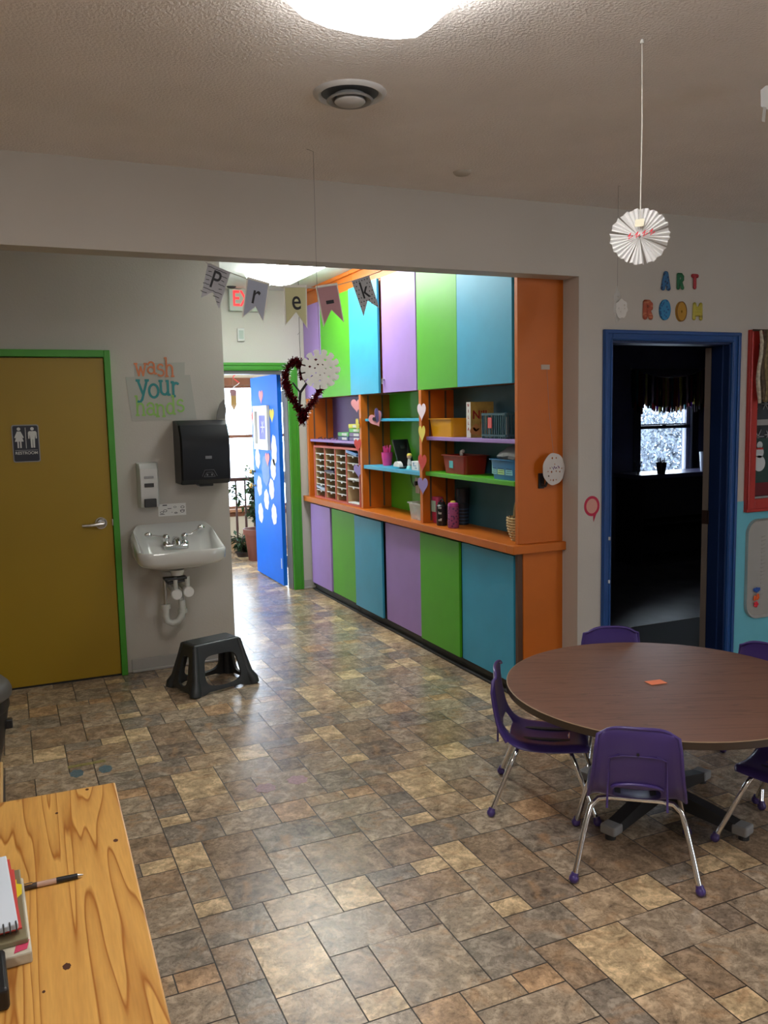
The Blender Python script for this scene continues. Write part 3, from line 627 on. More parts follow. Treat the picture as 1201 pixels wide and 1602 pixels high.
# ---- window_1 in the sunroom, brown wood
w1 = sash_window('window_1', 'bright sunroom window with brown wood trim seen through the hall door', SWX0, SWX1, SWZ0, SWZ1, SWY, 0.15, M_brown_trim, 1.385, fw=0.03, trim=0.09, tm=M_brown_trim)
MB().box(SWX0-0.1, SWX1+0.1, SWY-0.06, SWY, SWZ0-0.035, SWZ0-0.0, bev=0.006).build('window_sill', mat('light wood sill', (0.42, 0.20, 0.10), 0.5), w1, True)
struct(MB().box(0.4, 4.4, SWY-0.015, SWY, 0, 0.12).build('baseboard_sunroom', mat('tan wood base', (0.40, 0.25, 0.13), 0.6)))

# ================================================================== CEILING LIGHTS
def wrap_light(name, label, x0, x1, y0, y1, zc, drop, gm):
    t = thing(name, label, 'ceiling light', ((x0+x1)/2, (y0+y1)/2, zc-drop))
    MB().box(x0+0.02, x1-0.02, y0, y1, zc-0.03, zc, bev=0.003).build('housing', M_plw, t, True)
    cx, hw = (x0+x1)/2, (x1-x0)/2; prof = [(-hw, 0), (-hw, -0.25*drop), (-hw*0.93, -0.52*drop), (-hw*0.75, -0.8*drop), (-hw*0.45, -0.95*drop), (0, -drop), (hw*0.45, -0.95*drop), (hw*0.75, -0.8*drop), (hw*0.93, -0.52*drop), (hw, -0.25*drop), (hw, 0)]
    m = MB(); m.loft([[(cx+p, y, zc-0.005+q) for p, q in prof] for y in (y0+0.002, y1-0.002)], True, True, True)
    m.build('diffuser', gm, t, True, smooth=0.7)
    return t
wrap_light('ceiling_light', 'glowing white ceiling light fixture at the top edge of the room', 0.70, 1.12, 0.90, 2.13, CH, 0.095, M_glowm)
wrap_light('ceiling_light', 'bright hall ceiling light beside the orange fascia, nearest the exit sign', 1.80, 2.22, 5.45, 6.62, CHH, 0.09, M_glowh)
wrap_light('ceiling_light', 'hall ceiling light close behind the header of the opening', 1.72, 2.14, 4.15, 5.32, CHH, 0.09, M_glown)
wrap_light('ceiling_light', 'unseen ceiling light added behind the viewer for fill', -1.6, -1.2, -1.6, -0.4, CH, 0.095, M_glowm)  # unseen fixture, added to brighten the front room from behind
wrap_light('ceiling_light', 'unseen ceiling light added on the right hand side for fill', 4.2, 4.6, -1.2, 0.0, CH, 0.095, M_glowm)  # second unseen fixture, added as fill from the right

# round ceiling vent
v = thing('ceiling_vent', 'round white ceiling vent below the ceiling light', 'vent', (1.135, 2.765, CH-0.03))
vc = (1.135, 2.765, CH)
MB().lathe([(0.124, 0), (0.121, -0.006), (0.108, -0.012), (0.100, -0.008), (0.096, 0.0)], 40, vc).build('outer_ring', M_ventw, v, True, smooth=0.8)
MB().lathe([(0.001, -0.001), (0.097, -0.001)], 32, vc).build('throat', M_vent, v, True)
MB().lathe([(0.072, -0.018), (0.079, -0.024), (0.072, -0.028), (0.060, -0.022), (0.053, -0.006)], 36, vc).build('middle_cone', M_grey, v, True, smooth=0.8)
MB().lathe([(0.001, -0.034), (0.048, -0.032), (0.052, -0.028), (0.045, -0.015), (0.02, -0.005)], 32, vc).build('centre_disc', M_ventw, v, True, smooth=0.8)
tag(MB().lathe([(0.001, -0.014), (0.03, -0.013), (0.038, -0.006), (0.042, 0)], 24, (1.955, 3.46, CH)).build('ceiling_cover', mat('beige cover', (0.45, 0.41, 0.36), 0.6), smooth=0.9), 'small round beige cover plate on the ceiling right of the vent', 'cover plate')

# ================================================================== CABINET WALL
CX = 2.575          # front plane of the carcasses
BX = 2.775          # back panel
CY0, CY1 = 3.965, 7.49
lower_bays = [((6.32, CY1-0.06), [(6.885, 7.395, M_purple, 0.022, 'lilac door'), (6.33, 6.875, M_green, 0.010, 'lime green door')], 'low cabinet with lilac and green doors at the far end of the hall run'),
              ((5.14, 6.32), [(5.77, 6.31, M_cyan, 0.028, 'sky blue door'), (5.148, 5.735, M_purple, 0.010, 'lilac door')], 'low cabinet with blue and lilac doors in the middle of the run'),
              ((3.97, 5.14), [(4.59, 5.132, M_green, 0.022, 'lime green door'), (3.985, 4.575, M_cyan, 0.010, 'sky blue door')], 'low cabinet with green and blue doors nearest the orange end panel')]
for (y0, y1), doors, lb in lower_bays:
    t = thing('base_cabinet', lb, 'cabinet', (2.66, (y0+y1)/2, 0), 0, 'low cabinets under the orange counter')
    MB().box(CX, OX-0.01, y0+0.003, y1-0.003, 0.075, 0.835).build('carcass', M_blackrub, t, True)
    MB().box(CX+0.004, CX+0.02, y0+0.002, y1-0.002, 0, 0.075).box(CX-0.022, CX+0.004, y0+0.002, y1-0.002, 0.0, 0.016, bev=0.004).box(CX-0.012, CX+0.004, y0+0.002, y1-0.002, 0.045, 0.073, bev=0.003).build('toe_kick', M_blackrub, t, True)
    for a, b, m, off, nm in doors:
        plabel(MB().box(CX-off-0.012, CX-off+0.006, a, b, 0.078, 0.815, bev=0.002).build('door', m, t, True), nm)
upper = [((6.32, CY1), [(7.025, 7.47, M_purple, 0.012, 'lilac door'), (6.315, 7.02, M_green, 0.012, 'lime green door')], 'wall cabinet with lilac and green doors at the far end, below the ceiling'),
         ((5.155, 6.32), [(5.755, 6.308, M_cyan, 0.030, 'sky blue door'), (5.165, 5.72, M_purple, 0.012, 'lilac door')], 'wall cabinet with blue and lilac doors in the middle of the run'),
         ((3.97, 5.155), [(4.60, 5.145, M_green, 0.014, 'lime green door'), (3.985, 4.598, M_cyan, 0.014, 'sky blue door')], 'wall cabinet with green and blue doors nearest the orange end panel')]
for k, ((y0, y1), doors, lb) in enumerate(upper):
    t = thing('wall_cabinet', lb, 'cabinet', (2.66, (y0+y1)/2, 1.775), 0, 'upper cabinets under the hall ceiling')
    MB().box(CX, OX-0.01, y0+0.002, y1-0.002, 1.778, 2.60).build('carcass', M_orange, t, True)
    MB().box(CX-0.006, CX+0.10, y0+0.001, y1-0.001, 2.60, CHH-0.03).box(CX-0.03, CX+0.1, y0+0.001, y1-0.001, CHH-0.03, CHH, bev=0.006).build('fascia', M_orange, t, True)
    for a, b, m, off, nm in doors:
        plabel(MB().box(CX-off-0.012, CX-off+0.006, a, b, 1.772, 2.595, bev=0.002).build('door', m, t, True), nm)
    if k == 1:
        MB().cyl((CX-0.024, 5.69, 1.87), (CX-0.038, 5.69, 1.87), 0.008).box(CX-0.042, CX-0.038, 5.68, 5.70, 1.835, 1.87).build('lock', M_brushed, t, True)
# open shelves between counter and wall cabinets
def open_bay(y0, y1, back, lb, shelves, first=False):
    t = thing('open_shelf_unit', lb, 'shelves', (2.66, (y0+y1)/2, 0.885), 0, 'open shelf bays above the counter')
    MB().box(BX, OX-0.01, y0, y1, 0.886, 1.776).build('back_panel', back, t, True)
    MB().box(2.53, BX, y1-0.038, y1, 0.886, 1.771, bev=0.002).build('side_panel', M_orange, t, True)
    s = MB()
    for x in (2.585, 2.705): s.box(x, x+0.012, y1-0.042, y1-0.037, 0.90, 1.765)
    s.build('shelf_standard', mat('dull bronze strip', (0.16, 0.12, 0.09), 0.4, metal=0.6), t, True)
    for z, th, x, m, nm in shelves:
        plabel(MB().box(x, BX-0.001, y0+0.001, y1-0.044, z, z+th, bev=0.003).build('shelf', m, t, True), nm)
    return t
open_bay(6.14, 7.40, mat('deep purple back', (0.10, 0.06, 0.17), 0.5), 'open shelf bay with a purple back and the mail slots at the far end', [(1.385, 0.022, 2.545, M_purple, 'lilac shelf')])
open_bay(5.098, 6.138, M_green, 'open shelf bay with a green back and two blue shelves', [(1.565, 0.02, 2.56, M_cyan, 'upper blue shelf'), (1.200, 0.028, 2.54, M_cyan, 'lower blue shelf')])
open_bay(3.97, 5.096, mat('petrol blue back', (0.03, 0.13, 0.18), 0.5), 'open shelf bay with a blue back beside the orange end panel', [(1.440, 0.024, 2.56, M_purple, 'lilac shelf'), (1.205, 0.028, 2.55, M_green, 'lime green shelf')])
# continuous counter with its nosing returned around the end panel
c = MB().box(2.50, OX-0.012, 3.967, 7.47, 0.837, 0.885, bev=0.004).box(2.50, OX-0.002, 3.900, 3.967, 0.837, 0.885, bev=0.004)
tag(c.build('countertop', M_orange), 'long orange countertop running along the hall cabinets', 'countertop')
t = thing('end_panel', 'orange panel closing the near end of the hall cabinets', 'panel', (2.70, 3.95, 0))
MB().box(2.552, OX-0.002, 3.934, 3.964, 0.886, CHH-0.002, bev=0.002).build('upper_panel', M_orange, t, True)
MB().box(2.585, OX-0.002, 3.934, 3.964, 0.0, 0.836, bev=0.002).build('lower_panel', M_orange, t, True)
MB().box(2.552, 2.583, 3.940, 3.964, 0.0, 0.836).build('dark_gap_strip', mat('brown strip', (0.09, 0.04, 0.02), 0.6), t, True)
# mail slots
t = thing('mail_organizer', 'red and tan mail slot organizer on the orange counter', 'organizer', (2.66, 6.75, 0.886))
mr = mat('red organizer frame', (0.46, 0.08, 0.05), 0.5)
MB().flat([(-7.27, 0.886), (-6.19, 0.886), (-6.19, 1.352), (-7.27, 1.352)], [[(-7.25, 0.90), (-6.21, 0.90), (-6.21, 1.335), (-7.25, 1.335)]], t=0.19, M=T(2.735, 0, 0) @ FACE_X).build('frame', mr, t, True)
MB().box(2.735, 2.745, 6.19, 7.27, 0.886, 1.352).build('back', M_tan, t, True)
cols = [7.25, 6.995, 6.74, 6.485, 6.21]
dv = MB().box(2.553, 2.735, 7.243, 7.2495, 0.90, 1.335)
dv.build('liner', M_tan, t, True)
for y in cols[1:4]: MB().box(2.553, 2.735, y-0.006, y+0.006, 0.90, 1.335).build('divider', M_tan, t, True)
fr = MB()
for y in cols[1:4]: fr.box(2.546, 2.553, y-0.008, y+0.008, 0.90, 1.335)
fr.build('divider_edge', mr, t, True)
sh_, tb = MB(), MB()
for ci in range(4):
    ya, yb = cols[ci+1]+0.007, cols[ci]-0.007
    rows = [0.90+0.0544*k for k in range(1, 8)] if ci < 3 else [0.90+0.135, 1.09, 1.165, 1.225, 1.285]
    for z in rows:
        sh_.box(2.56, 2.735, ya, yb, z-0.002, z+0.003)
        tb.box(2.552, 2.56, (ya+yb)/2-0.012, (ya+yb)/2+0.012, z-0.014, z+0.002); tb.box(2.556, 2.56, ya, yb, z-0.003, z+0.005)
sh_.build('slot_shelf', mat('brown slot board', (0.22, 0.16, 0.09), 0.7), t, True); tb.build('label_tab', M_plw, t, True)
def sheet(y0, y1, z, m, lb, x0=2.545, dz=0.008, nm='envelope', tilt=0.0):
    o = MB().box(x0, 2.70, y0, y1, z, z+dz, bev=0.001, M=T(2.6, (y0+y1)/2, z) @ RX(tilt) @ T(-2.6, -(y0+y1)/2, -z)).build(nm, m)
    tag(o, lb, 'paper')
sheet(6.23, 6.45, 0.902, M_white, 'white papers in the bottom right mail slot')
sheet(6.232, 6.46, 1.30, mat('blue magazine', (0.10, 0.22, 0.45), 0.4), 'blue and white papers sticking out of the top right mail slot', 2.535, 0.02, 'magazine', 0.12)
sheet(6.225, 6.46, 1.096, M_white, 'white papers on the shelf above the two large mail slots')
sheet(6.76, 6.98, 1.126, mat('navy paper', (0.02, 0.02, 0.06), 0.5), 'navy folder in the second column of mail slots', 2.538, 0.018, 'folder')
sheet(7.02, 7.23, 0.965, mat('pale blue paper', (0.35, 0.42, 0.55), 0.6), 'pale blue papers low in the first column of mail slots', 2.548, 0.02, 'leaflet', 0.1)
# books on the lilac shelf
bk = [('yellow', (0.62, 0.60, 0.06), 0), ('bright green', (0.12, 0.42, 0.08), 1), ('purple', (0.14, 0.10, 0.22), 2), ('dark purple', (0.11, 0.08, 0.19), 3)]
def book(x0, x1, y0, y1, z, h, col, lb, nm='book'):
    t = thing(nm, lb, 'book', ((x0+x1)/2, (y0+y1)/2, z), 0, 'books piled on the lilac shelf')
    MB().box(x0, x1, y0, y1, z, z+h, bev=0.004).build('cover', mat('book '+str(col), col, 0.5), t, True)
    MB().box(x0-0.001, x0+0.002, y0+0.03, (y0+y1)/2+0.02, z+h*0.2, z+h*0.8).box(x0+0.01, x1-0.02, y0-0.001, y0+0.002, z+h*0.2, z+h*0.8).build('spine_label', M_white, t, True)
z = 1.4075
for nm, colr, k in reversed(bk):
    yy = 0.0 if k else 0.02
    book(2.562, 2.72, 6.20+yy, 6.44+yy*0.5, z, 0.033, colr, nm+' book in the taller pile beside the hearts, '+('top of the pile', 'second from the top', 'second from the bottom', 'bottom of the pile')[k]); z += 0.034
book(2.565, 2.72, 6.47, 6.70, 1.4075, 0.033, (0.03, 0.05, 0.14), 'navy book under the green one in the lower pile on the lilac shelf')
book(2.565, 2.72, 6.47, 6.70, 1.4415, 0.033, (0.10, 0.36, 0.12), 'green and white book topmost of the lower pile on the lilac shelf')
sc = MB(); rnd = random.Random(5)
for k in range(7):
    y = 6.76+k*0.08; sc.tube([(2.575+rnd.random()*0.03, y, 1.4105), (2.60+rnd.random()*0.04, y+0.05, 1.419+rnd.random()*0.008), (2.62, y+0.11, 1.411)], 0.003, 6)
tag(sc.build('cord', mat('brown cord', (0.07, 0.04, 0.04), 0.7)), 'tangled brown cord lying on the lilac shelf over the mail slots', 'cord')

def open_bin(name, x0, x1, y0, y1, z, h, m, lb, cat='bin', taper=0.12, t_=0.004, lip=0.008, extra=None, group=None):
    """tapered plastic tub with rolled rim and real inside"""
    e = thing(name, lb, cat, ((x0+x1)/2, (y0+y1)/2, z), 0, group)
    dx, dy = (x1-x0)*taper/2, (y1-y0)*taper/2; r = 0.02; b = MB()
    def L(off, k, zz): return [(p[0], p[1], zz) for p in rrect(x0+dx*(1-k)-off, x1-dx*(1-k)+off, y0+dy*(1-k)-off, y1-dy*(1-k)+off, r)]
    b.loft([L(0, 0, z), L(0, 0.97, z+h*0.96), L(lip, 0.98, z+h*0.955), L(lip, 1, z+h), L(-t_, 1, z+h), L(-t_, 0.05, z+0.005)], True, True, True)
    b.build('body', m, e, True, smooth=0.5)
    return e
open_bin('storage_bin', 2.565, 2.73, 4.70, 5.02, 1.4645, 0.118, M_amber, 'amber yellow plastic tub on the lilac shelf left of the wafer box')
e = open_bin('storage_bin', 2.575, 2.745, 4.56, 4.86, 1.2335, 0.118, M_redpl, 'dark red plastic tub on the lime green shelf')
MB().box(2.578, 2.58, 4.72, 4.77, 1.27, 1.315).build('note', mat('aqua note', (0.10, 0.45, 0.50), 0.6), e, True)
MB().ball((2.64, 4.72, 1.36), 0.016, (0.6, 1, 1.4)).ball((2.64, 4.70, 1.375), 0.012).tube([(2.64, 4.72, 1.35), (2.64, 4.70, 1.30)], 0.006, 8).build('scissor_handle', M_plw, e, True, smooth=0.8)
e = open_bin('storage_bin', 2.565, 2.735, 3.975, 4.25, 1.2335, 0.115, M_bluepl, 'blue plastic basket with coloured notes on the lime green shelf')
for k, (ya, yb, c_) in enumerate(((4.185, 4.235, (0.25, 0.60, 0.62)), (4.105, 4.175, (0.42, 0.72, 0.32)), (4.02, 4.09, (0.20, 0.55, 0.62)))):
    n = MB().box(2.570, 2.573, ya, yb, 1.262, 1.322)
    for q in range(4): n.box(2.5692, 2.570, ya+0.006, yb-0.008-0.005*(q % 2), 1.271+q*0.012, 1.2735+q*0.012, mi=1)
    n.build('note', [mat('note '+str(k), c_, 0.6), M_ink], e, True)
# crumpled bag over the basket
b = MB(); rnd = random.Random(9); lp = []
for j in range(7):
    r_ = (0.10, 0.12, 0.125, 0.11, 0.085, 0.055, 0.02)[j]
    lp.append([(2.655+0.6*r_*math.cos(q*PI/9)*(1+0.25*rnd.random()), 4.12+1.0*r_*math.sin(q*PI/9)*(1+0.22*rnd.random()), 1.335+0.014*j+0.012*rnd.random()) for q in range(18)])
b.loft(lp, True, False, True)
tag(b.build('plastic_bag', M_bag, smooth=0.3), 'crumpled clear plastic bag stuffed in the blue basket', 'bag')
# slatted basket
t = thing('slatted_basket', 'dark teal slatted plastic basket with a pink tag on the lilac shelf', 'basket', (2.65, 4.22, 1.4645))
s = MB(); X0, X1, Y0, Y1, Z0, Z1 = 2.57, 2.73, 4.08, 4.355, 1.4645, 1.612
s.box(X0+0.01, X1-0.01, Y0+0.01, Y1-0.01, Z0, Z0+0.004)
for z_ in (Z0+0.012, Z1-0.014): s.flat(rrect(X0-0.002, X1+0.002, Y0-0.002, Y1+0.002, 0.015), [rrect(X0+0.004, X1-0.004, Y0+0.004, Y1-0.004, 0.012)], t=0.012, M=T(0, 0, z_))
for q in range(12):
    y = Y0+0.012+q*(Y1-Y0-0.024)/11
    for x in (X0, X1-0.004): s.box(x, x+0.004, y-0.004, y+0.004, Z0, Z1)
for q in range(7):
    x = X0+0.012+q*(X1-X0-0.024)/6
    for y in (Y0, Y1-0.004): s.box(x-0.004, x+0.004, y, y+0.004, Z0, Z1)
s.build('basket_body', M_teal, t, True)
MB().box(2.562, 2.566, 4.225, 4.265, 1.525, 1.585).build('tag', mat('coral tag', (0.75, 0.12, 0.12), 0.6), t, True)
co = MB(); rnd = random.Random(2)
for q in range(14): co.box(2.59+0.01*q % 0.11, 2.60+0.01*q % 0.11, 4.10+q*0.017, 4.112+q*0.017, 1.47, 1.54+rnd.random()*0.05)
co.build('contents', M_grey, t, True)
# wafer box
t = thing('cookie_box', 'tall yellow brown cookie box with red lettering on the lilac shelf', 'box', (2.66, 4.53, 1.4645))
cb = mat('cookie box print', (0.42, 0.27, 0.06), 0.5, var=0.25, vscale=18)
MB().box(2.585, 2.745, 4.50, 4.552, 1.4645, 1.680).build('carton', cb, t, True)
MB().box(2.583, 2.5852, 4.501, 4.551, 1.466, 1.679).build('side_face', mat('white side print', (0.62, 0.60, 0.56), 0.5), t, True)
MB().add_mesh(text_mesh('Nilla', 0.072, 0.0005, 0.0012), T(2.662, 4.4985, 1.600) @ FACE_Y).build('lettering', mat('dark red print', (0.30, 0.01, 0.012), 0.5), t, True)
wf = MB()
for (x, z_) in ((2.62, 1.525), (2.665, 1.54), (2.71, 1.52), (2.64, 1.50), (2.60, 1.505)): wf.flat(circle(0.022, 18, x, z_), t=0.001, M=T(0, 4.4995, 0) @ FACE_Y)
wf.build('printed_wafer', mat('wafer print', (0.50, 0.22, 0.06), 0.6), t, True)
wl = MB()
for q, ch in enumerate('NILLA'): wl.add_mesh(text_mesh(ch, 0.026, 0.0004, 0.0008), T(2.5825, 4.526, 1.66-q*0.036) @ FACE_X)
wl.build('side_lettering', mat('dark red print', (0.30, 0.01, 0.012), 0.5), t, True)

# bottles on the counter
def bottle(name, x, y, h, r, m, capm, lb, style):
    t = thing(name, lb, 'bottle', (x, y, 0.8855)); c0 = (0, 0, 0)
    if style == 'tall':
        MB().lathe([(0.001, 0), (r*0.92, 0), (r, 0.008), (r, h*0.74), (r*0.93, h*0.80)], 20, c0, cap1=True).build('body', m, t, smooth=0.6)
        MB().lathe([(r*0.93, h*0.80), (r*0.98, h*0.82), (r*0.9, h*0.92), (r*0.55, h*0.95)], 20, c0, cap1=True).build('shoulder', capm, t, smooth=0.6)
        MB().cyl((0, 0, h*0.95), (0, 0, h), r*0.5, r*0.42).build('cap', M_yellowp, t)
    elif style == 'loop':
        MB().lathe([(0.001, 0), (r*0.95, 0), (r, 0.006), (r, h*0.78), (r*0.72, h*0.84)], 20, c0, cap1=True).build('body', m, t, smooth=0.6)
        MB().lathe([(r*0.74, h*0.84), (r*0.74, h*0.93)], 20, c0, cap1=True).build('cap', capm, t, smooth=0.6)
        MB().tube([(0, -r*0.6, h*0.90), (0, -r*0.75, h*0.98), (0, -r*0.2, h*1.04), (0, r*0.4, h*0.98), (0, r*0.5, h*0.9)], 0.005, 8).build('carry_loop', capm, t, smooth=0.6)
        q = MB()
        for k_, z_ in ((0, 0.04), (1, 0.085), (2, 0.12)): q.add_mesh(text_mesh(('off', 'air', 'x')[k_] if k_ < 1 else 'ku', 0.022, 0.0006, 0.0008), T(-r*0.78, -r*0.78, z_) @ RZ(-PI/4) @ RX(PI/2))
        q.build('printed_marks', M_plw, t)
    else:
        MB().loft([[(px*k2, py*k2, z_) for px, py in rrect(-0.028, 0.028, -0.045, 0.045, 0.018)] for k2, z_ in ((0.7, 0), (0.92, 0.05), (1.0, h-0.012), (0.95, h))], True, True, True).build('body', m, t, smooth=0.5)
        MB().box(-0.032, -0.027, -0.03, 0.03, h-0.10, h-0.025, bev=0.002).build('label', capm, t)
    return t
bottle('cup', 2.625, 5.03, 0.175, 0.03, mat('rose plastic', (0.55, 0.05, 0.14), 0.4), mat('mint label', (0.45, 0.65, 0.55), 0.5), 'rose pink cup with a mint label behind the two drink bottles', 'flat')
bottle('drink_bottle', 2.585, 4.895, 0.165, 0.034, M_black, M_black, 'black drink bottle with a carry loop on the orange counter', 'loop')
bottle('drink_bottle', 2.59, 4.745, 0.172, 0.036, dotted('pink purple pattern', (0.33, 0.07, 0.20), (0.10, 0.03, 0.12), 60, 0.35), mat('magenta lid', (0.50, 0.05, 0.30), 0.35), 'pink and purple patterned drink bottle with a yellow spout', 'tall')
t = thing('paper_cups', 'stack of dark blue striped cups at the back of the counter', 'cups', (2.725, 4.86, 0.8855))
MB().lathe([(0.001, 0), (0.036, 0), (0.040, 0.12), (0.043, 0.14), (0.040, 0.145), (0.045, 0.20), (0.046, 0.24), (0.001, 0.24)], 20).build('cup_body', mat('midnight blue cups', (0.008, 0.012, 0.022), 0.5), t, smooth=0.5)
st = MB()
for q in range(5): st.lathe([(0.0395+q*0.0008, 0.012+q*0.022), (0.040+q*0.0008, 0.020+q*0.022)], 20)
st.build('stripes', mat('blue stripe', (0.03, 0.07, 0.14), 0.5), t)
# wicker basket at the end
t = thing('wicker_basket', 'small wicker basket on the counter, half behind the orange panel', 'basket', (2.655, 4.065, 0.8855))
wk = MB(); wd = MB()
for q in range(9):
    z_ = 0.006+q*0.0155; rr = 0.045+0.028*math.sin(min(1, z_/0.10)*PI/2)
    wk.tube([(rr*(1+0.05*(1 if k % 2 else -1)*(1 if q % 2 else -1))*math.cos(2*PI*k/32), rr*(1+0.05*(1 if k % 2 else -1)*(1 if q % 2 else -1))*math.sin(2*PI*k/32), z_) for k in range(33)], 0.0075, 6, cap=False)
wk.lathe([(0.001, 0.001), (0.046, 0.001)], 20)
wk.build('woven_body', M_wick, t, smooth=0.8)
for k in range(16):
    a = 2*PI*k/16; wd.tube([(0.045*math.cos(a), 0.045*math.sin(a), 0), (0.064*math.cos(a), 0.064*math.sin(a), 0.05), (0.073*math.cos(a), 0.073*math.sin(a), 0.14)], 0.004, 5)
wd.build('upright_strand', M_wickd, t)
MB().tube([(0, 0.07*math.cos(a), 0.13+0.12*math.sin(a)) for a in [PI*k/12 for k in range(13)]], 0.006, 8).build('handle', M_wick, t, smooth=0.8)

# things in the green bay
def cupful(x, y, z, r, h, m, lb, pens, nm='pencil_cup', n=9, pr=0.0045, ph=0.05):
    t = thing(nm, lb, 'cup', (x, y, z)); 
    MB().lathe([(0.001, 0), (r*0.78, 0), (r*0.95, h*0.55), (r*1.0, h*0.57), (r*1.0, h*0.72), (r*1.04, h*0.97), (r*1.1, h), (r*0.96, h), (r*0.72, 0.006), (0.001, 0.006)], 24).build('cup_body', m, t, smooth=0.5)
    rn = random.Random(int(x*1000)); p = MB()
    for k in range(n):
        a = 2*PI*k/n; q = r*(0.35+0.35*rn.random()); p.cyl((q*0.5*math.cos(a), q*0.5*math.sin(a), 0.01), (q*1.25*math.cos(a), q*1.25*math.sin(a), h+ph*(0.4+0.6*rn.random())), pr, n=8)
    p.build('markers', pens, t, smooth=0.8)
    return t
cupful(2.655, 5.90, 1.229, 0.042, 0.10, M_pinkp, 'hot pink cup full of markers on the lower blue shelf', M_pinkp, ph=0.055, n=12, pr=0.006)
cupful(2.71, 6.02, 1.229, 0.036, 0.095, M_bluepl, 'blue cup behind the hot pink marker cup', M_bluepl, n=4)
t = thing('tablet_speaker', 'black tablet leaning in a stand on the lower blue shelf', 'tablet', (2.66, 5.56, 1.229))
TM = T(0, 0, 0.012) @ RZ(math.radians(12)) @ RX(math.radians(-22))
MB().box(-0.075, 0.065, -0.006, 0.006, 0, 0.205, bev=0.004, M=TM).build('screen_body', M_black, t)
MB().box(-0.02, 0.02, -0.0075, -0.006, 0.135, 0.155, M=TM).build('screen_mark', M_dgrey, t)
MB().flat([(0, 0), (0.20, 0), (0.16, 0.03), (0.04, 0.20), (0.02, 0.20)], t=0.006, M=T(0.045, 0.10, 0.0) @ RZ(-PI/2-0.3) @ RX(PI/2)).build('stand', M_black, t)
MB().box(-0.07, 0.05, -0.10, -0.01, 0, 0.012, bev=0.004).build('stand_base', M_black, t)
d = tag(MB().flat([(0.05*math.cos(a), 0.038*math.sin(a)) for a in [PI*k/14 for k in range(15)]], t=0.03, M=T(2.575, 5.50, 1.2425) @ FACE_X).build('headset', M_white), 'white half round device lying in front of the black tablet', 'device')
t = thing('desk_plant', 'small green plastic sprig behind the pink marker cup', 'plant', (2.70, 5.74, 1.229))
lf_ = MB(); rnd = random.Random(4)
for k in range(9):
    a = rnd.random()*6.28; hh = 0.05+0.08*rnd.random()
    lf_.tube([(0, 0, 0), (0.02*math.cos(a), 0.02*math.sin(a), hh*0.6), (0.05*math.cos(a), 0.05*math.sin(a), hh)], [0.003, 0.003, 0.001], 5)
lf_.build('sprig', mat('dark sprig', (0.02, 0.10, 0.03), 0.6), t)
t = thing('black_cord', 'black cord coiled at the back of the lower blue shelf', 'cord', (2.752, 5.86, 1.26))
MB().tube([(0, 0, 0), (0, 0.03, 0.05), (0, 0.02, 0.12), (0, -0.02, 0.15), (0, -0.03, 0.10), (-0.01, 0.0, 0.03), (0, 0.01, -0.03), (-0.05, -0.08, -0.065)], 0.012, 8).build('cord_loop', M_black, t, smooth=0.8)
t = thing('figurine', 'tiny blond toy figure standing on the lower blue shelf', 'figurine', (2.60, 5.40, 1.229))
MB().ball((0, 0, 0.088), 0.017, n=12).build('head', mat('doll skin', (0.65, 0.40, 0.28), 0.6), t, smooth=1)
MB().ball((0.003, 0.002, 0.096), 0.0195, (1, 1, 0.8), 12).build('hair', M_yellowp, t, smooth=1)
MB().lathe([(0.001, 0.02), (0.013, 0.022), (0.012, 0.05), (0.009, 0.07), (0.001, 0.073)], 12).cyl((0, 0.012, 0.062), (0, 0.022, 0.035), 0.004, n=6).cyl((0, -0.012, 0.062), (0, -0.022, 0.035), 0.004, n=6).build('torso', M_white, t, smooth=0.8)
MB().lathe([(0.001, 0), (0.024, 0), (0.020, 0.012), (0.014, 0.022), (0.001, 0.026)], 12).build('base', mat('aqua base', (0.2, 0.6, 0.62), 0.5), t, smooth=0.8)
t = thing('small_box', 'small white printed box beside the toy figure', 'box', (2.595, 5.24, 1.229))
MB().box(-0.03, 0.05, -0.055, 0.055, 0, 0.062, bev=0.002).build('carton', M_white, t)
pr = MB(); pr.box(-0.0312, -0.03, -0.03, 0.0, 0.012, 0.02).box(-0.0312, -0.03, -0.02, 0.03, 0.028, 0.034).flat(circle(0.01, 12), t=0.001, M=T(-0.030, 0.02, 0.045) @ FACE_X)
pr.build('print', mat('blue grey print', (0.25, 0.40, 0.55), 0.6), t)
tag(MB().ball((2.64, 5.175, 1.632), 0.046, n=24).build('foam_ball', mat('pale blue foam', (0.45, 0.62, 0.66), 0.8), smooth=1), 'pale blue ball at the right end of the upper blue shelf', 'ball')
t = thing('clear_tub', 'clear plastic tub of odds and ends on the counter in the green bay', 'tub', (2.63, 5.25, 0.8855))
b = MB(); 
def LL(k, zz, o=0): return [(p[0], p[1], zz) for p in rrect(-0.07*k-o, 0.07*k+o, -0.10*k-o, 0.10*k+o, 0.015)]
b.loft([LL(0.85, 0), LL(1, 0.11), LL(1, 0.11, 0.008), LL(1, 0.118, 0.008), LL(1, 0.118, -0.003), LL(0.85, 0.004, -0.003)], True, True, True).build('tub_body', M_clear, t, smooth=0.4)
cn = MB(); rnd = random.Random(8)
for q in range(9): cn.box(-0.03, 0.03, -0.05, -0.04+0.03*rnd.random(), 0.0, 0.012, bev=0.002, M=T(0.02*rnd.random()-0.01, 0.05*rnd.random()-0.01, 0.006+0.008*q) @ RZ(rnd.random()*3))
cn.build('contents', mat('beige grey odds', (0.36, 0.33, 0.30), 0.6), t)
t = thing('paper_plate_craft', 'beige round craft disc with a blue base behind the clear tub', 'craft', (2.70, 5.24, 0.8855))
MB().box(-0.035, 0.035, -0.05, 0.05, 0, 0.14, bev=0.004).build('dark_box', M_dgrey, t)
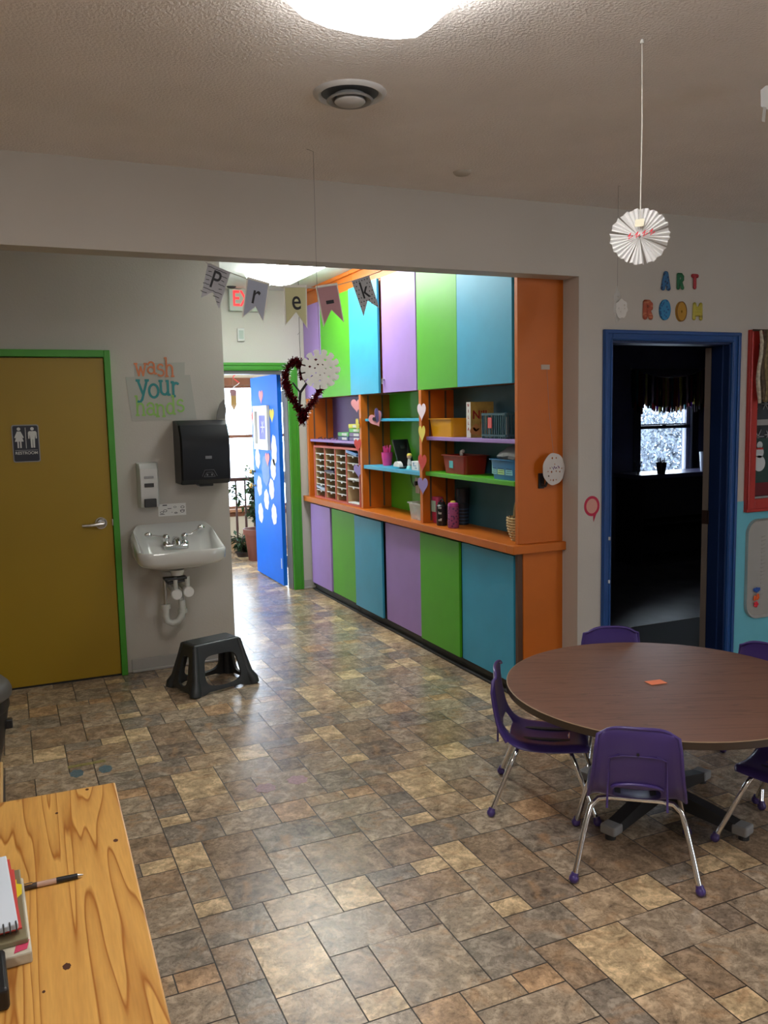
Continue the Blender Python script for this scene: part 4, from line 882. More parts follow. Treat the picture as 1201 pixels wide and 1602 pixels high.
MB().lathe([(0.001, 0.14), (0.05, 0.14), (0.052, 0.165), (0.044, 0.18), (0.001, 0.18)], 20).build('blue_lid', mat('cobalt lid', (0.01, 0.10, 0.45), 0.4), t, smooth=0.6)
MB().flat(cloud(0.058, 0.062, 3, 30, 0.03), t=0.01, M=T(-0.02, 0.01, 0.235) @ RZ(-PI/4) @ RX(PI/2)).build('disc', mat('cream card', (0.50, 0.42, 0.32), 0.7), t)
t = thing('wall_outlet', 'beige outlet on the green back panel of the shelf bay', 'outlet', (BX, 5.62, 1.03))
MB().box(-0.006, 0, -0.035, 0.035, 0, 0.115, bev=0.002).build('cover', mat('almond plate', (0.55, 0.50, 0.36), 0.5), t)
MB().box(-0.03, -0.006, -0.014, 0.014, 0.06, 0.09, bev=0.004).build('plug', M_black, t)
MB().tube([(-0.02, 0, 0.06), (-0.02, 0.03, 0.05), (-0.01, 0.09, 0.08), (-0.008, 0.11, 0.14), (-0.02, 0.08, 0.198)], 0.003, 6).build('cord', M_black, t)

# hearts on the two orange posts (face the hall)
def post_heart(y, z, m, lb, grp, s=0.115, rot=0.0, x=2.524):
    t_ = MB().flat(heart(s), t=0.0015, M=T(x, y, z) @ RZ(rot) @ FACE_X).build('paper_heart', m)
    tag(t_, lb, 'heart', grp)
A_ = 'paper hearts down the post beside the mail slots'; B_ = 'paper hearts down the post between the green and blue bays'
post_heart(6.165, 1.695, M_pink, 'pink paper heart topmost on the orange post beside the mail slots', A_, rot=0.5)
post_heart(6.165, 1.545, M_yellowp, 'yellow paper heart on the orange post beside the books', A_, rot=-0.2)
post_heart(6.165, 1.385, M_redp, 'red paper heart on the orange post above the mail slots corner', A_, rot=0.1)
post_heart(6.165, 1.185, M_lilacp, 'lilac paper heart lowest on the orange post beside the mail slots', A_, rot=0.3)
post_heart(5.04, 1.635, mat('pale pink paper', (0.75, 0.62, 0.68), 0.7), 'pale pink paper heart topmost on the post right of the green bay', B_, 0.125, 0.0)
post_heart(5.04, 1.490, M_yellowp, 'yellow paper heart on the post right of the green bay', B_, 0.125, -0.1)
post_heart(5.04, 1.300, M_redp, 'red paper heart on the post at the end of the lower blue shelf', B_, 0.125, 0.0)
post_heart(5.04, 1.145, M_lilacp, 'lilac paper heart lowest on the post right of the green bay', B_, 0.125, 0.1)
t = thing('paper_bird', 'folded pink heart with a dark middle hanging at the upper blue shelf', 'paper ornament', (2.545, 5.80, 1.50))
MB().flat(heart(0.13), t=0.0015, M=T(-0.012, 0.02, 0.085) @ RZ(0.5) @ FACE_X @ RZ(0.5)).build('front_heart', M_pink, t)
MB().flat(heart(0.12), t=0.0015, M=T(-0.006, -0.01, 0.11) @ RZ(-0.9) @ FACE_X @ RZ(0.35)).build('back_heart', M_lilacp, t)
MB().flat(heart(0.05), t=0.002, M=T(-0.017, 0.018, 0.085) @ RZ(0.5) @ FACE_X @ RZ(0.5)).build('dark_middle', M_ink, t)

# disc ornament, hook and label on the orange end panel
def holes_disc(r, seed, n=14, hs=0.006):
    rn = random.Random(seed); hs_ = []
    for k in range(200):
        if len(hs_) >= n: break
        a, q = rn.random()*6.28, r*(0.2+0.62*rn.random()); c = (q*math.cos(a), q*math.sin(a))
        if all(math.hypot(c[0]-h[0], c[1]-h[1]) > hs*3.2 for h in hs_): hs_.append(c)
    out = []
    for c in hs_:
        k = rn.choice((3, 4)); a = rn.random()*3; s_ = hs*(0.7+0.6*rn.random())
        out.append([(c[0]+s_*math.cos(a+2*PI*i/k), c[1]+s_*1.1*math.sin(a+2*PI*i/k)) for i in range(k)])
    return out
t = thing('paper_disc', 'round white paper snowflake with purple writing hanging on the orange panel', 'paper ornament', (2.752, 3.885, 1.21))
MB().flat(cloud(0.082, 0.088, 3, 50, 0.02), holes_disc(0.08, 5, 14), t=0.0012, M=T(0, 0, 0.088) @ RZ(0.15) @ FACE_Y).build('cut_paper', mat('cream paper', (0.62, 0.58, 0.54), 0.8), t)
sq = MB()
for q in range(5): sq.tube([(-0.03+0.013*q, -0.003, 0.092+0.01*math.sin(q*2)), (-0.024+0.013*q, -0.003, 0.104-0.006*(q % 2)), (-0.018+0.013*q, -0.003, 0.090)], 0.0012, 5)
sq.build('purple_writing', mat('purple ink', (0.12, 0.03, 0.30), 0.6), t)
MB().tube([(0, 0.002, 0.175), (-0.01, 0.03, 0.40), (-0.014, 0.044, 0.63)], 0.0008, 5).build('thread', M_dstring, t)
t = thing('wall_hook', 'black hook on the orange end panel below the paper disc', 'hook', (2.700, 3.93, 1.19))
MB().box(-0.019, 0.019, -0.006, 0.004, 0, 0.085, bev=0.003).build('plate', M_black, t)
MB().tube([(0, -0.004, 0.02), (0.008, -0.03, 0.015), (0.014, -0.04, 0.04), (0.03, -0.036, 0.075)], 0.008, 8).build('hook_arm', M_black, t, smooth=0.7)
tag(MB().box(2.702, 2.757, 3.930, 3.934, 1.842, 1.868).build('tape_label', mat('tan tape', (0.50, 0.40, 0.32), 0.6)), 'short strip of tan tape high on the orange end panel', 'tape')

# ================================================================== HALL END WALL
t = thing('exit_sign', 'lit red EXIT sign high on the hall end wall', 'exit sign', (2.04, FY, 2.545))
MB().box(-0.165, 0.165, -0.05, 0, 0, 0.19, bev=0.004).build('housing', M_exitbox, t)
MB().add_mesh(text_mesh('EXIT', 0.165, 0.001, 0.002, 1.0), T(0, -0.052, 0.10) @ Matrix.Diagonal((0.82, 1, 1.15, 1)) @ FACE_Y).build('letters', M_exit, t)
MB().box(-0.05, 0.05, -0.04, -0.01, 0.19, 0.2).build('mount', M_plw, t)
t = thing('wall_thermostat', 'small white box on the hall end wall under the exit sign', 'thermostat', (1.975, FY, 2.285))
MB().box(-0.033, 0.033, -0.025, 0, 0, 0.115, bev=0.006).build('cover', M_plw, t)
MB().box(-0.020, 0.020, -0.028, -0.025, 0.02, 0.095).build('face', mat('pale green face', (0.42, 0.48, 0.44), 0.5), t)
t = thing('emergency_light', 'dark emergency lamp head above the exit sign', 'lamp', (1.875, 7.36, 2.70))
MB().ball((0, 0, 0.04), 0.03, (1.4, 1, 0.7)).build('lamp_head', M_dgrey, t, smooth=1)
MB().cyl((0, 0, 0.05), (0.03, 0.02, 0.08), 0.008).build('arm', M_plw, t)

# ================================================================== BUNTING, ORNAMENTS
BY = 3.925
flags = [('P', [(0.896, 2.315), (0.997, 2.278), (0.937, 2.113), (0.914, 2.187), (0.857, 2.16)], mat('dashed grey paper', (0.50, 0.50, 0.54), 0.75, thin=0.15)),
         ('r', [(1.08, 2.252), (1.174, 2.23), (1.143, 2.068), (1.11, 2.131), (1.05, 2.083)], mat('grey blue paper', (0.50, 0.54, 0.66), 0.75, thin=0.2)),
         ('e', [(1.255, 2.221), (1.358, 2.225), (1.355, 2.046), (1.307, 2.111), (1.258, 2.056)], mat('pale yellow paper', (0.74, 0.72, 0.42), 0.75, thin=0.2)),
         ('-', [(1.417, 2.224), (1.516, 2.242), (1.544, 2.075), (1.486, 2.127), (1.448, 2.054)], mat('dusty pink paper', (0.60, 0.33, 0.36), 0.75, thin=0.2)),
         ('k', [(1.595, 2.265), (1.689, 2.296), (1.739, 2.14), (1.678, 2.175), (1.654, 2.099)], mat('dotted grey paper', (0.50, 0.50, 0.52), 0.75, thin=0.15))]
t = thing('letter_bunting', 'string of paper pennants spelling Pre-k hung across the opening', 'bunting', (1.32, BY, 2.05))
pts = [(0.885, 2.322), (0.896, 2.315), (0.997, 2.278), (1.08, 2.252), (1.174, 2.232), (1.255, 2.222), (1.358, 2.224), (1.417, 2.226), (1.516, 2.242), (1.595, 2.265), (1.689, 2.296), (1.76, 2.323)]
MB().tube([(x, BY, z) for x, z in pts], 0.0022, 6).build('string', M_string, t, True, smooth=0.8)
for ch, P, m in flags:
    cx = sum(p[0] for p in P)/5; cz = sum(p[1] for p in P)/5
    f = MB().flat([(x, z) for x, z in reversed(P)], t=0.0015, M=T(0, BY-0.002, 0) @ FACE_Y).build('pennant', m, t, True)
    f['label'] = 'pennant with '+('a dash' if ch == '-' else 'the letter '+ch)
    if ch in 're-':
        C_ = Vector((cx, cz)); Q = [C_+(Vector(p)-C_)*1.13 for p in P]
        MB().flat([tuple(q) for q in reversed(Q)], t=0.0008, M=T(0, BY+0.0004, 0) @ FACE_Y).build('border', mat('ivory card', (0.85, 0.83, 0.76), 0.75), f, True)
    ang = math.atan2(P[1][1]-P[0][1], P[1][0]-P[0][0])
    top = Vector(((P[0][0]+P[1][0])/2, (P[0][1]+P[1][1])/2)); tc_ = top+Vector((math.sin(ang), -math.cos(ang)))*0.062
    L_ = MB(); me = text_mesh(ch, 0.105 if ch in 'Pk' else 0.12, 0.0006, 0.0006 if ch != '-' else 0.002)
    L_.add_mesh(me, T(tc_.x, BY-0.0045, tc_.y) @ FACE_Y @ RZ(ang) @ Matrix.Diagonal((0.85 if ch != '-' else 1.2, 1.1, 1, 1)))
    L_.build('letter', M_ink, f, True)
    if ch in 'Pk':      # printed dashes on the first pennant, dots on the last
        pr = MB(); rn = random.Random(4); uo = Vector((math.cos(ang), math.sin(ang))); dn = Vector((math.sin(ang), -math.cos(ang))); n_ = 0
        for a_i in range(6):
            for b_i in range(8):
                u_ = (a_i+0.5*(b_i % 2)+0.3)/6.2-0.5; v_ = 0.012+b_i*0.0195
                if abs(u_) < 0.24 and 0.02 < v_ < 0.105: continue
                if v_ > 0.115 and abs(u_) < (v_-0.115)/0.045*0.42+0.06: continue
                c_ = top+uo*u_*0.092+dn*v_
                if ch == 'P': pr.box(-0.0075, 0.0075, -0.0003, 0.0003, -0.0014, 0.0014, M=T(c_.x, BY-0.0042, c_.y) @ RY(-ang-0.25+0.5*rn.random()))
                else: pr.flat(circle(0.0030, 8), t=0.0005, M=T(c_.x, BY-0.004, c_.y) @ FACE_Y)
        pr.build('printed_pattern', M_ink, f, True)
# snowflake doily hung from the ceiling in front of the header
def doily(r, seed, teeth=14):
    o = []
    for k in range(teeth):
        a = 2*PI*k/teeth
        for da, q in ((-0.42, 0.74), (-0.30, 0.78), (-0.30, 0.97), (-0.08, 1.0), (0.12, 1.0), (0.28, 0.96), (0.26, 0.80), (0.40, 0.73)):
            aa = a+da*2*PI/teeth*1.15; o.append((r*q*math.cos(aa), r*q*math.sin(aa)))
    hs = []
    for k in range(7):
        a = 2*PI*k/7+0.2
        for q, s_ in ((0.28, 0.07), (0.55, 0.10)): hs.append([(r*(q*math.cos(a)+s_*math.cos(b_)), r*(q*math.sin(a)+s_*math.sin(b_)*0.8)) for b_ in (0, 1.57, 3.14, 4.71)])
    return o, hs
t = thing('paper_snowflake', 'round white paper snowflake hanging over the tinsel heart', 'paper ornament', (1.221, 3.373, 1.725))
o_, hs = doily(0.083, 1)
MB().flat(o_, hs, t=0.001, M=T(0, -0.003, 0.084) @ RZ(-0.36) @ FACE_Y).build('front_layer', M_tissue, t)
MB().flat([(p[0]*0.97, p[1]*0.97) for p in o_], [[(p[0]*0.97, p[1]*0.97) for p in h] for h in hs], t=0.0008, M=T(0, 0.006, 0.084) @ RZ(-0.18) @ RY(0.07) @ FACE_Y).build('back_layer', M_tissue, t)
MB().tube([(0, 0, 0.162), (-0.004, 0, 0.5), (-0.002, 0, 0.955), (-0.03, 0.0, 0.962)], 0.0011, 5).build('thread', M_dstring, t)
# pleated paper fan disc hung from the ceiling
t = thing('paper_fan', 'pleated white paper disc with red scribbles hanging by the art room wall', 'paper ornament', (1.776, 2.073, 2.055))
fan = MB(); n = 72; cuts = (3, 26, 33, 49, 56, 67); FR = T(0, 0, 0.075) @ RZ(-0.55) @ FACE_Y
rings_ = [0.004, 0.03, 0.055, 0.086]
for k in range(n):
    if k in cuts: continue
    a0, a1 = 2*PI*k/n, 2*PI*(k+1)/n
    for r0, r1 in zip(rings_, rings_[1:]):
        q = []
        for a, kk, r_ in ((a0, k, r0), (a1, k+1, r0), (a1, k+1, r1), (a0, k, r1)):
            jag = 1+0.03*math.sin(kk*1.7) if r_ == rings_[-1] else 1
            q.append(fan.bm.verts.new(FR @ Vector((r_*jag*math.cos(a), r_*jag*0.94*math.sin(a), 0.005*(1 if kk % 2 else -1)*(r_/0.083)+0.01*math.sin(a*2)*(r_/0.083)))))
        fan.bm.faces.new(q)
fan.build('pleated_paper', M_white, t, smooth=0.3)
sb = MB(); rnd = random.Random(6)
for k in range(4):
    x = -0.036+0.021*k; sb.tube([RZ(-0.55) @ Vector(q) for q in ((x, -0.014, 0.073+0.004*k), (x+0.008, -0.016, 0.084+0.003*k), (x+0.002, -0.016, 0.066+0.003*k), (x+0.014, -0.015, 0.076+0.003*k))], 0.0017, 5)
sb.build('red_scribble', mat('red ink', (0.7, 0.02, 0.05), 0.6), t)
MB().flat([(-0.014, 0), (0.012, 0.002), (0.014, 0.024), (-0.012, 0.022)], t=0.0006, M=T(-0.012, -0.013, 0.10) @ RZ(-0.55) @ FACE_Y).build('tape', mat('yellowed tape', (0.72, 0.68, 0.52), 0.4), t)
MB().tube([(-0.004, -0.008, 0.10), (0.0, -0.002, 0.17), (0.004, 0, 0.40), (0.0, 0, 0.625)], 0.0016, 6).build('thread', M_string, t)
MB().cyl((0, 0, 0.622), (0, 0, 0.633), 0.006, 0.004, n=8).build('ceiling_hook', M_plw, t)
t = thing('paper_snowflake', 'narrow crumpled paper snowflake hanging left of the ART ROOM letters', 'paper ornament', (2.787, 3.408, 2.045))
MB().flat(cloud(0.05, 0.082, 7, 40, 0.12), holes_disc(0.052, 8, 12, 0.008), t=0.001, M=T(0, 0, 0.08) @ RZ(0.55) @ FACE_Y).build('cut_paper', mat('tissue white', (0.55, 0.53, 0.50), 0.8), t)
MB().flat(cloud(0.028, 0.045, 9, 30, 0.1), holes_disc(0.03, 9, 4, 0.005), t=0.001, M=T(0.01, -0.02, 0.06) @ RZ(-0.5) @ FACE_Y).build('folded_piece', mat('tissue white', (0.55, 0.53, 0.50), 0.8), t)
MB().tube([(0, 0, 0.155), (0, 0, 0.644), (0.012, 0, 0.642)], 0.0009, 5).build('thread', M_dstring, t)
t = thing('hanging_paper', 'white paper ornament at the top right edge under the ceiling', 'paper ornament', (2.36, 2.13, 2.56))
MB().flat([(-0.035, 0.03), (-0.012, 0.02), (0.0, 0.035), (0.03, 0.02), (0.06, 0.05), (0.06, 0.10), (-0.02, 0.095), (-0.038, 0.08)], t=0.001, M=RZ(-0.3) @ FACE_Y).build('cut_paper', M_white, t)
MB().flat([(-0.052, -0.025), (-0.035, -0.025), (-0.028, 0.022), (-0.045, 0.022)], t=0.001, M=RZ(0.2) @ FACE_Y).build('paper_strip', mat('tissue white', (0.55, 0.53, 0.50), 0.8), t)
MB().tube([(0.02, 0, 0.095), (0.02, 0, 0.128)], 0.001, 5).build('thread', M_dstring, t)
# red tinsel heart
t = thing('tinsel_heart', 'dark red tinsel heart wreath hanging in the hall opening', 'wreath', (1.45, 4.30, 1.60))
base = []
for k in range(60):
    a = 2*PI*k/60; x = 16*math.sin(a)**3; y = 13*math.cos(a)-5*math.cos(2*a)-2*math.cos(3*a)-math.cos(4*a)
    base.append(Vector((x/32*0.24, 0, (y+17)/32*0.33)))
WM = RZ(math.radians(-54)) @ RY(math.radians(4))
tn = MB(); rnd = random.Random(12); tn.tube([WM @ p for p in base+[base[0]]], 0.007, 6, cap=False)
for k in range(60):
    p, q = base[k], base[(k+1) % 60]
    for _ in range(70):
        c = p.lerp(q, rnd.random()); d = Vector((rnd.gauss(0, 1), rnd.gauss(0, 1), rnd.gauss(0, 1))).normalized(); e2 = d.cross(Vector((rnd.random(), rnd.random(), 1))).normalized()*0.0028
        l = 0.018+0.018*rnd.random(); v_ = [tn.bm.verts.new(WM @ s_) for s_ in (c-e2, c+e2, c+d*l+e2, c+d*l-e2)]
        tn.bm.faces.new(v_)
for k in range(10):
    d = Vector((rnd.gauss(0, .5), rnd.gauss(0, .5), -1)).normalized()*0.04; c = Vector((0, 0, 0.0)); v_ = [tn.bm.verts.new(WM @ s_) for s_ in (c-Vector((0.0015, 0, 0)), c+Vector((0.0015, 0, 0)), c+d+Vector((0.0015, 0, 0)), c+d-Vector((0.0015, 0, 0)))]; tn.bm.faces.new(v_)
tn.build('tinsel', M_tinsel, t, recalc=False)
MB().tube([WM @ Vector(p) for p in ((0.07, 0, 0.24), (0.02, 0, 0.19), (-0.02, 0, 0.14), (-0.025, 0, 0.06))], 0.007, 8).tube([WM @ Vector(p) for p in ((-0.02, 0, 0.14), (-0.07, 0, 0.19))], 0.005, 8).build('wire_core', M_dgrey, t, smooth=0.8)
MB().tube([(0.0, 0, 0.26), (-0.004, 0, 0.42), (0.0, 0, 0.60), (0, 0, CHH-1.60)], 0.0016, 6).tube([(0, 0, 0.455), (-0.014, 0, 0.44)], 0.0012, 5).build('thread', M_dstring, t)

# ================================================================== ART ROOM LETTERS
def fat(name, ch, x, z, w_, h_, m, lb, th=0.012, off=0.018, M2=None, shape=None):
    mb = MB(); 
    if shape: mb.flat(*shape, t=th, M=T(x, HY-0.001, z) @ FACE_Y)
    else:
        me = text_mesh(ch, 0.1, th/2, off); xs = [v.co.x for v in me.vertices]; ys = [v.co.y for v in me.vertices]
        cx, cy = (max(xs)+min(xs))/2, (max(ys)+min(ys))/2
        mb.add_mesh(me, T(x, HY-th/2-0.001, z) @ FACE_Y @ Matrix.Diagonal((w_/(max(xs)-min(xs)), h_/(max(ys)-min(ys)), 1, 1)) @ T(-cx, -cy, 0))
    o = mb.build(name, [m] if not isinstance(m, list) else m); return tag(o, lb, 'letter', 'ART ROOM letters above the blue doorway')
def ellip(a, b, n=32): return [(a*math.cos(2*PI*i/n), b*math.sin(2*PI*i/n)) for i in range(n)]
def stroke_letter(ch, x, z, w_, h_, r_, m, lb):
    ST = {'A': [[(0, -1), (0, 1)], [(-1, -1), (-0.12, 1)], [(1, -1), (0.12, 1)], [(-0.6, -0.2), (0.6, -0.2)], [(-0.3, 0.1), (0.3, 0.1)]], 'R': [[(-1, -1), (-1, 1)], [(-1, 1), (0.3, 1), (0.9, 0.75), (0.9, 0.3), (0.3, 0.02), (-1, 0.02)], [(0.0, 0.0), (1, -1)]],
          'T': [[(-1, 1), (1, 1)], [(0, 1), (0, -1)]], 'M': [[(-1, -1), (-0.9, 1)], [(1, -1), (0.9, 1)], [(-0.9, 1), (0, -0.1), (0.9, 1)], [(-0.8, 0), (0.8, 0)], [(-0.5, 0.4), (0.5, 0.4)], [(-0.9, -0.4), (0.9, -0.4)]]}
    if ch == 'A': ST['A'] = ST['A'][1:]
    mb = MB(); a, b = w_/2-r_, h_/2-r_
    for st in ST[ch]:
        p = [(q[0]*a, q[1]*b, 0) for q in st]
        mb.tube(p, r_, 10)
        for q in p: mb.ball(q, r_, n=12)
    mb.xf(T(x, HY-0.006, z) @ FACE_Y @ Matrix.Diagonal((1, 1, 0.45, 1)))
    return tag(mb.build('foam_letter', m, smooth=1.0), lb, 'letter', 'ART ROOM letters above the blue doorway')
stroke_letter('A', 3.440, 2.325, 0.070, 0.108, 0.0150, dotted('spotted navy foam', (0.03, 0.13, 0.28), (0.015, 0.04, 0.11), 55, 0.35), 'spotted blue letter A, first letter of ART above the doorway')
stroke_letter('R', 3.546, 2.327, 0.055, 0.094, 0.0115, mat('green foam', (0.008, 0.12, 0.045), 0.6), 'green letter R in the middle of ART above the doorway')
stroke_letter('T', 3.652, 2.330, 0.056, 0.086, 0.0115, mat('red foam', (0.33, 0.02, 0.03), 0.6), 'red letter T at the end of ART above the doorway')
stri = dotted('striped rust foam', (0.36, 0.08, 0.04), (0.50, 0.17, 0.08), 26, 0.4, (0.6, 1, 3))
stroke_letter('R', 3.316, 2.163, 0.072, 0.110, 0.0165, stri, 'rust red striped letter R, first letter of ROOM')
fat('foam_letter', 'O', 3.435, 2.166, 0, 0, dotted('spotted blue foam', (0.025, 0.20, 0.40), (0.015, 0.09, 0.24), 55, 0.33), 'blue spotted letter O, second letter of ROOM', shape=(ellip(0.038, 0.057),))
o = fat('foam_letter', 'O', 3.553, 2.160, 0, 0, mat('ochre foam', (0.42, 0.22, 0.02), 0.6), 'ochre yellow letter O, third letter of ROOM', shape=(ellip(0.037, 0.056), [ellip(0.005, 0.008, 12)]))
MB().flat(ellip(0.037, 0.056), [ellip(0.033, 0.051)], t=0.002, M=T(3.553, HY-0.013, 2.160) @ FACE_Y).build('rim_line', mat('brown foam line', (0.20, 0.09, 0.02), 0.6), o, True)
stroke_letter('M', 3.677, 2.164, 0.076, 0.102, 0.0125, dotted('striped yellow foam', (0.46, 0.40, 0.06), (0.26, 0.21, 0.03), 16, 0.38, (0.2, 1, 3)), 'yellow striped letter M at the end of ROOM')
# red speech-bubble ring on the wall
t = thing('wall_sticker', 'pink round sticker with a red outline left of the blue doorway', 'sticker', (2.945, HY, 1.01))
tail = [(0.052*math.cos(a), 0.056*math.sin(a)) for a in [-PI*0.30+2*PI*0.93*i/40 for i in range(41)]] + [(0.012, -0.088)]
MB().flat(tail, [circle(0.038, 30, 0, 0, 1, 1.08)], t=0.002, M=T(0, 0, 0.078) @ FACE_Y).build('outline', mat('crimson vinyl', (0.45, 0.006, 0.045), 0.5), t)
MB().flat(circle(0.039, 30, 0, 0, 1, 1.08), t=0.001, M=T(0, 0, 0.078) @ FACE_Y).build('centre', mat('salmon vinyl', (0.62, 0.30, 0.24), 0.6), t)
# yarn and rag garland on the red window
t = thing('rag_garland', 'fringe of olive and cream fabric strips hanging on the red window', 'garland', (4.5, 3.755, 1.63))
rods = MB().tube([(4.06, 3.745, 2.062), (5.45, 3.745, 2.062)], 0.006, 8); rods.build('rod', mat('dark rod', (0.06, 0.04, 0.03), 0.6), t, True)
rnd = random.Random(21); x = 4.115; cols_ = [(0.55, 0.50, 0.40), (0.10, 0.07, 0.045), (0.20, 0.15, 0.07), (0.36, 0.33, 0.10), (0.60, 0.55, 0.42), (0.09, 0.06, 0.05)]
k = 0
while x < 5.40:
    w_ = 0.012+0.010*rnd.random(); L_ = 0.40+0.04*rnd.random(); d_y = 0.012*rnd.random()
    pts_ = [(x+0.01*math.sin(q*1.3+k), 3.748-d_y-0.004*math.sin(q+k), 2.062-L_*q/6) for q in range(7)]
    MB().tube(pts_, [w_*0.6, w_*0.8, w_*0.85, w_*0.8, w_*0.9, w_*0.9, w_*0.7], 7).build('fabric_strip', mat('rag '+str(k % 6), cols_[k % 6], 0.9, var=0.35, vscale=60, bump=0.6, bscale=200), t, True, smooth=0.8)
    x += w_*1.7; k += 1
# metal tray board with magnets
t = thing('magnet_tray', 'rounded grey metal tray mounted on the turquoise wall under the red window', 'tray', (4.56, HY-0.003, 0.31))
ol = rrect(-0.46, 0.46, 0, 0.62, 0.09, 8); il = rrect(-0.445, 0.445, 0.015, 0.605, 0.08, 8)
MB().loft([[(p[0], 0, p[1]) for p in ol], [(p[0], -0.022, p[1]) for p in ol], [(p[0]*0.995, -0.024, p[1]) for p in ol], [(p[0], -0.010, p[1]) for p in il]], True, True, True).build('tray_body', M_tray, t, smooth=0.5)
emb = MB()
for q in range(17): emb.tube([(-0.335, -0.0105, 0.12+q*0.024), (-0.31+0.008*(q % 2), -0.0105, 0.125+q*0.024)], 0.004, 5)
emb.build('embossed_line', M_tray, t, smooth=0.8)
def magnet(x, z, c_, s_, lb, lobes):
    mb = MB()
    for (dx, dz) in lobes: mb.ball((x+dx, HY-0.022, z+dz), s_, (1, 0.5, 1), 10)
    tag(mb.build('magnet', mat('magnet '+str(c_), c_, 0.4), smooth=0.8), lb, 'magnet', 'magnets on the grey tray')
magnet(4.187, 0.492, (0.015, 0.09, 0.42), 0.011, 'blue magnet on the grey tray, above the two red ones', ((-0.018, 0), (0, 0.003), (0.018, 0), (0, -0.010), (-0.01, -0.006), (0.012, -0.006)))
magnet(4.186, 0.440, (0.85, 0.13, 0.02), 0.011, 'orange butterfly shaped magnet on the grey tray', ((-0.014, -0.008), (-0.012, 0.004), (0.011, 0.014), (0.014, 0.002), (0.008, -0.006)))
magnet(4.184, 0.398, (0.75, 0.015, 0.04), 0.0085, 'small red flower magnet lowest on the grey tray', [(0.012*math.cos(a), 0.012*math.sin(a)) for a in (0, 1.26, 2.5, 3.77, 5.0)] + [(0, 0)])

# ================================================================== SINK WALL
# stroke letters with little slab serifs for the wash-your-hands sign
def arc(cx, cy, rx, ry, a0, a1, n=14): return [(cx+rx*math.cos(math.radians(a0+(a1-a0)*i/n)), cy+ry*math.sin(math.radians(a0+(a1-a0)*i/n))) for i in range(n+1)]
S = 0.13
GL = {'w': ([[(0, 1), (0.28, 0), (0.5, 0.75), (0.72, 0), (1.0, 1)], [(-S, 1), (S, 1)], [(1-S, 1), (1+S, 1)]], 1.0),
 'a': ([arc(0.42, 0.68, 0.32, 0.30, 165, 0) + [(0.74, 0.15), (0.80, 0.0), (0.95, 0.02)], arc(0.40, 0.30, 0.34, 0.28, 20, 380)], 0.85),
 's': ([arc(0.38, 0.73, 0.28, 0.25, 30, 215, 10) + arc(0.38, 0.27, 0.32, 0.26, 70, -150, 12)], 0.72),
 'h': ([[(0.1, 0), (0.1, 1.55)], arc(0.42, 0.6, 0.30, 0.36, 180, 0) + [(0.72, 0)], [(0.1-S, 0), (0.1+S, 0)], [(0.72-S, 0), (0.72+S, 0)], [(-0.06, 1.55), (0.1, 1.55)]], 0.85),
 'y': ([[(0, 1), (0.38, 0.05)], [(0.78, 1), (0.30, -0.35), (0.10, -0.55), (-0.05, -0.48)], [(-S, 1), (S, 1)], [(0.78-S, 1), (0.78+S, 1)]], 0.8),
 'o': ([arc(0.40, 0.5, 0.40, 0.46, 0, 360, 24)], 0.85),
 'u': ([[(0.05, 1), (0.05, 0.4)] + arc(0.36, 0.36, 0.31, 0.32, 180, 360) + [(0.67, 1)], [(0.67, 1), (0.67, 0.02), (0.82, 0.02)], [(0.05-S, 1), (0.05+S, 1)], [(0.67-S, 1), (0.70, 1)]], 0.85),
 'r': ([[(0.15, 0), (0.15, 1)], arc(0.42, 0.62, 0.27, 0.32, 180, 50, 8), [(0.15-S, 0), (0.15+S, 0)], [(0.0, 1), (0.15, 1)]], 0.62),
 'n': ([[(0.1, 0), (0.1, 1)], arc(0.42, 0.6, 0.31, 0.34, 180, 0) + [(0.73, 0)], [(0.1-S, 0), (0.1+S, 0)], [(0.73-S, 0), (0.73+S, 0)], [(-0.05, 1), (0.1, 1)]], 0.88),
 'd': ([arc(0.38, 0.45, 0.34, 0.43, 0, 360, 20), [(0.72, 1.5), (0.72, 0), (0.86, 0)], [(0.58, 1.5), (0.72, 1.5)]], 0.9)}
def word(mb, txt, x, z, hgt, adv, wd, M, jig=()):
    lift = 0.0
    for i, ch in enumerate(txt):
        strokes, w_ = GL[ch]; dz = jig[i] if i < len(jig) else 0
        for s_ in strokes:
            for p, q in zip(s_, s_[1:]):
                a = Vector((x+p[0]*hgt*0.8, z+dz+p[1]*hgt, 0)); b = Vector((x+q[0]*hgt*0.8, z+dz+q[1]*hgt, 0)); d = (b-a)
                if d.length < 1e-5: continue
                d.normalize(); n_ = Vector((-d.y, d.x, 0))*wd; a -= d*wd*0.6; b += d*wd*0.6
                lift += 2e-5; v_ = [mb.bm.verts.new(M @ (k+Vector((0, 0, lift)))) for k in (a+n_, b+n_, b-n_, a-n_)]; mb.bm.faces.new(v_)
        x += w_*hgt*0.8+adv
    return x
lam = mat('laminated paper', (0.43, 0.42, 0.375), 0.25, var=0.02)
t = thing('hand_washing_sign', 'sign of three words in orange, teal and green above the soap dispenser', 'sign', (0.93, SY-0.001, 1.61))
MB().flat([(-0.19, 0.0), (0.215, 0.0), (0.185, 0.285), (-0.215, 0.272)], t=0.0012, M=FACE_Y).build('lower_sheet', lam, t)
MB().flat([(-0.16, 0.27), (0.15, 0.27), (0.155, 0.365), (-0.155, 0.355)], t=0.0009, M=T(0, 0.0004, 0) @ FACE_Y).build('upper_sheet', lam, t)
WMx = T(0, -0.0022, 0) @ FACE_Y
m1 = MB(); word(m1, 'wash', -0.150, 0.280, 0.074, 0.010, 0.0055, WMx, (0, 0.012, -0.002, -0.004)); m1.build('word_in_orange', mat('orange letters', (0.62, 0.20, 0.09), 0.6), t)
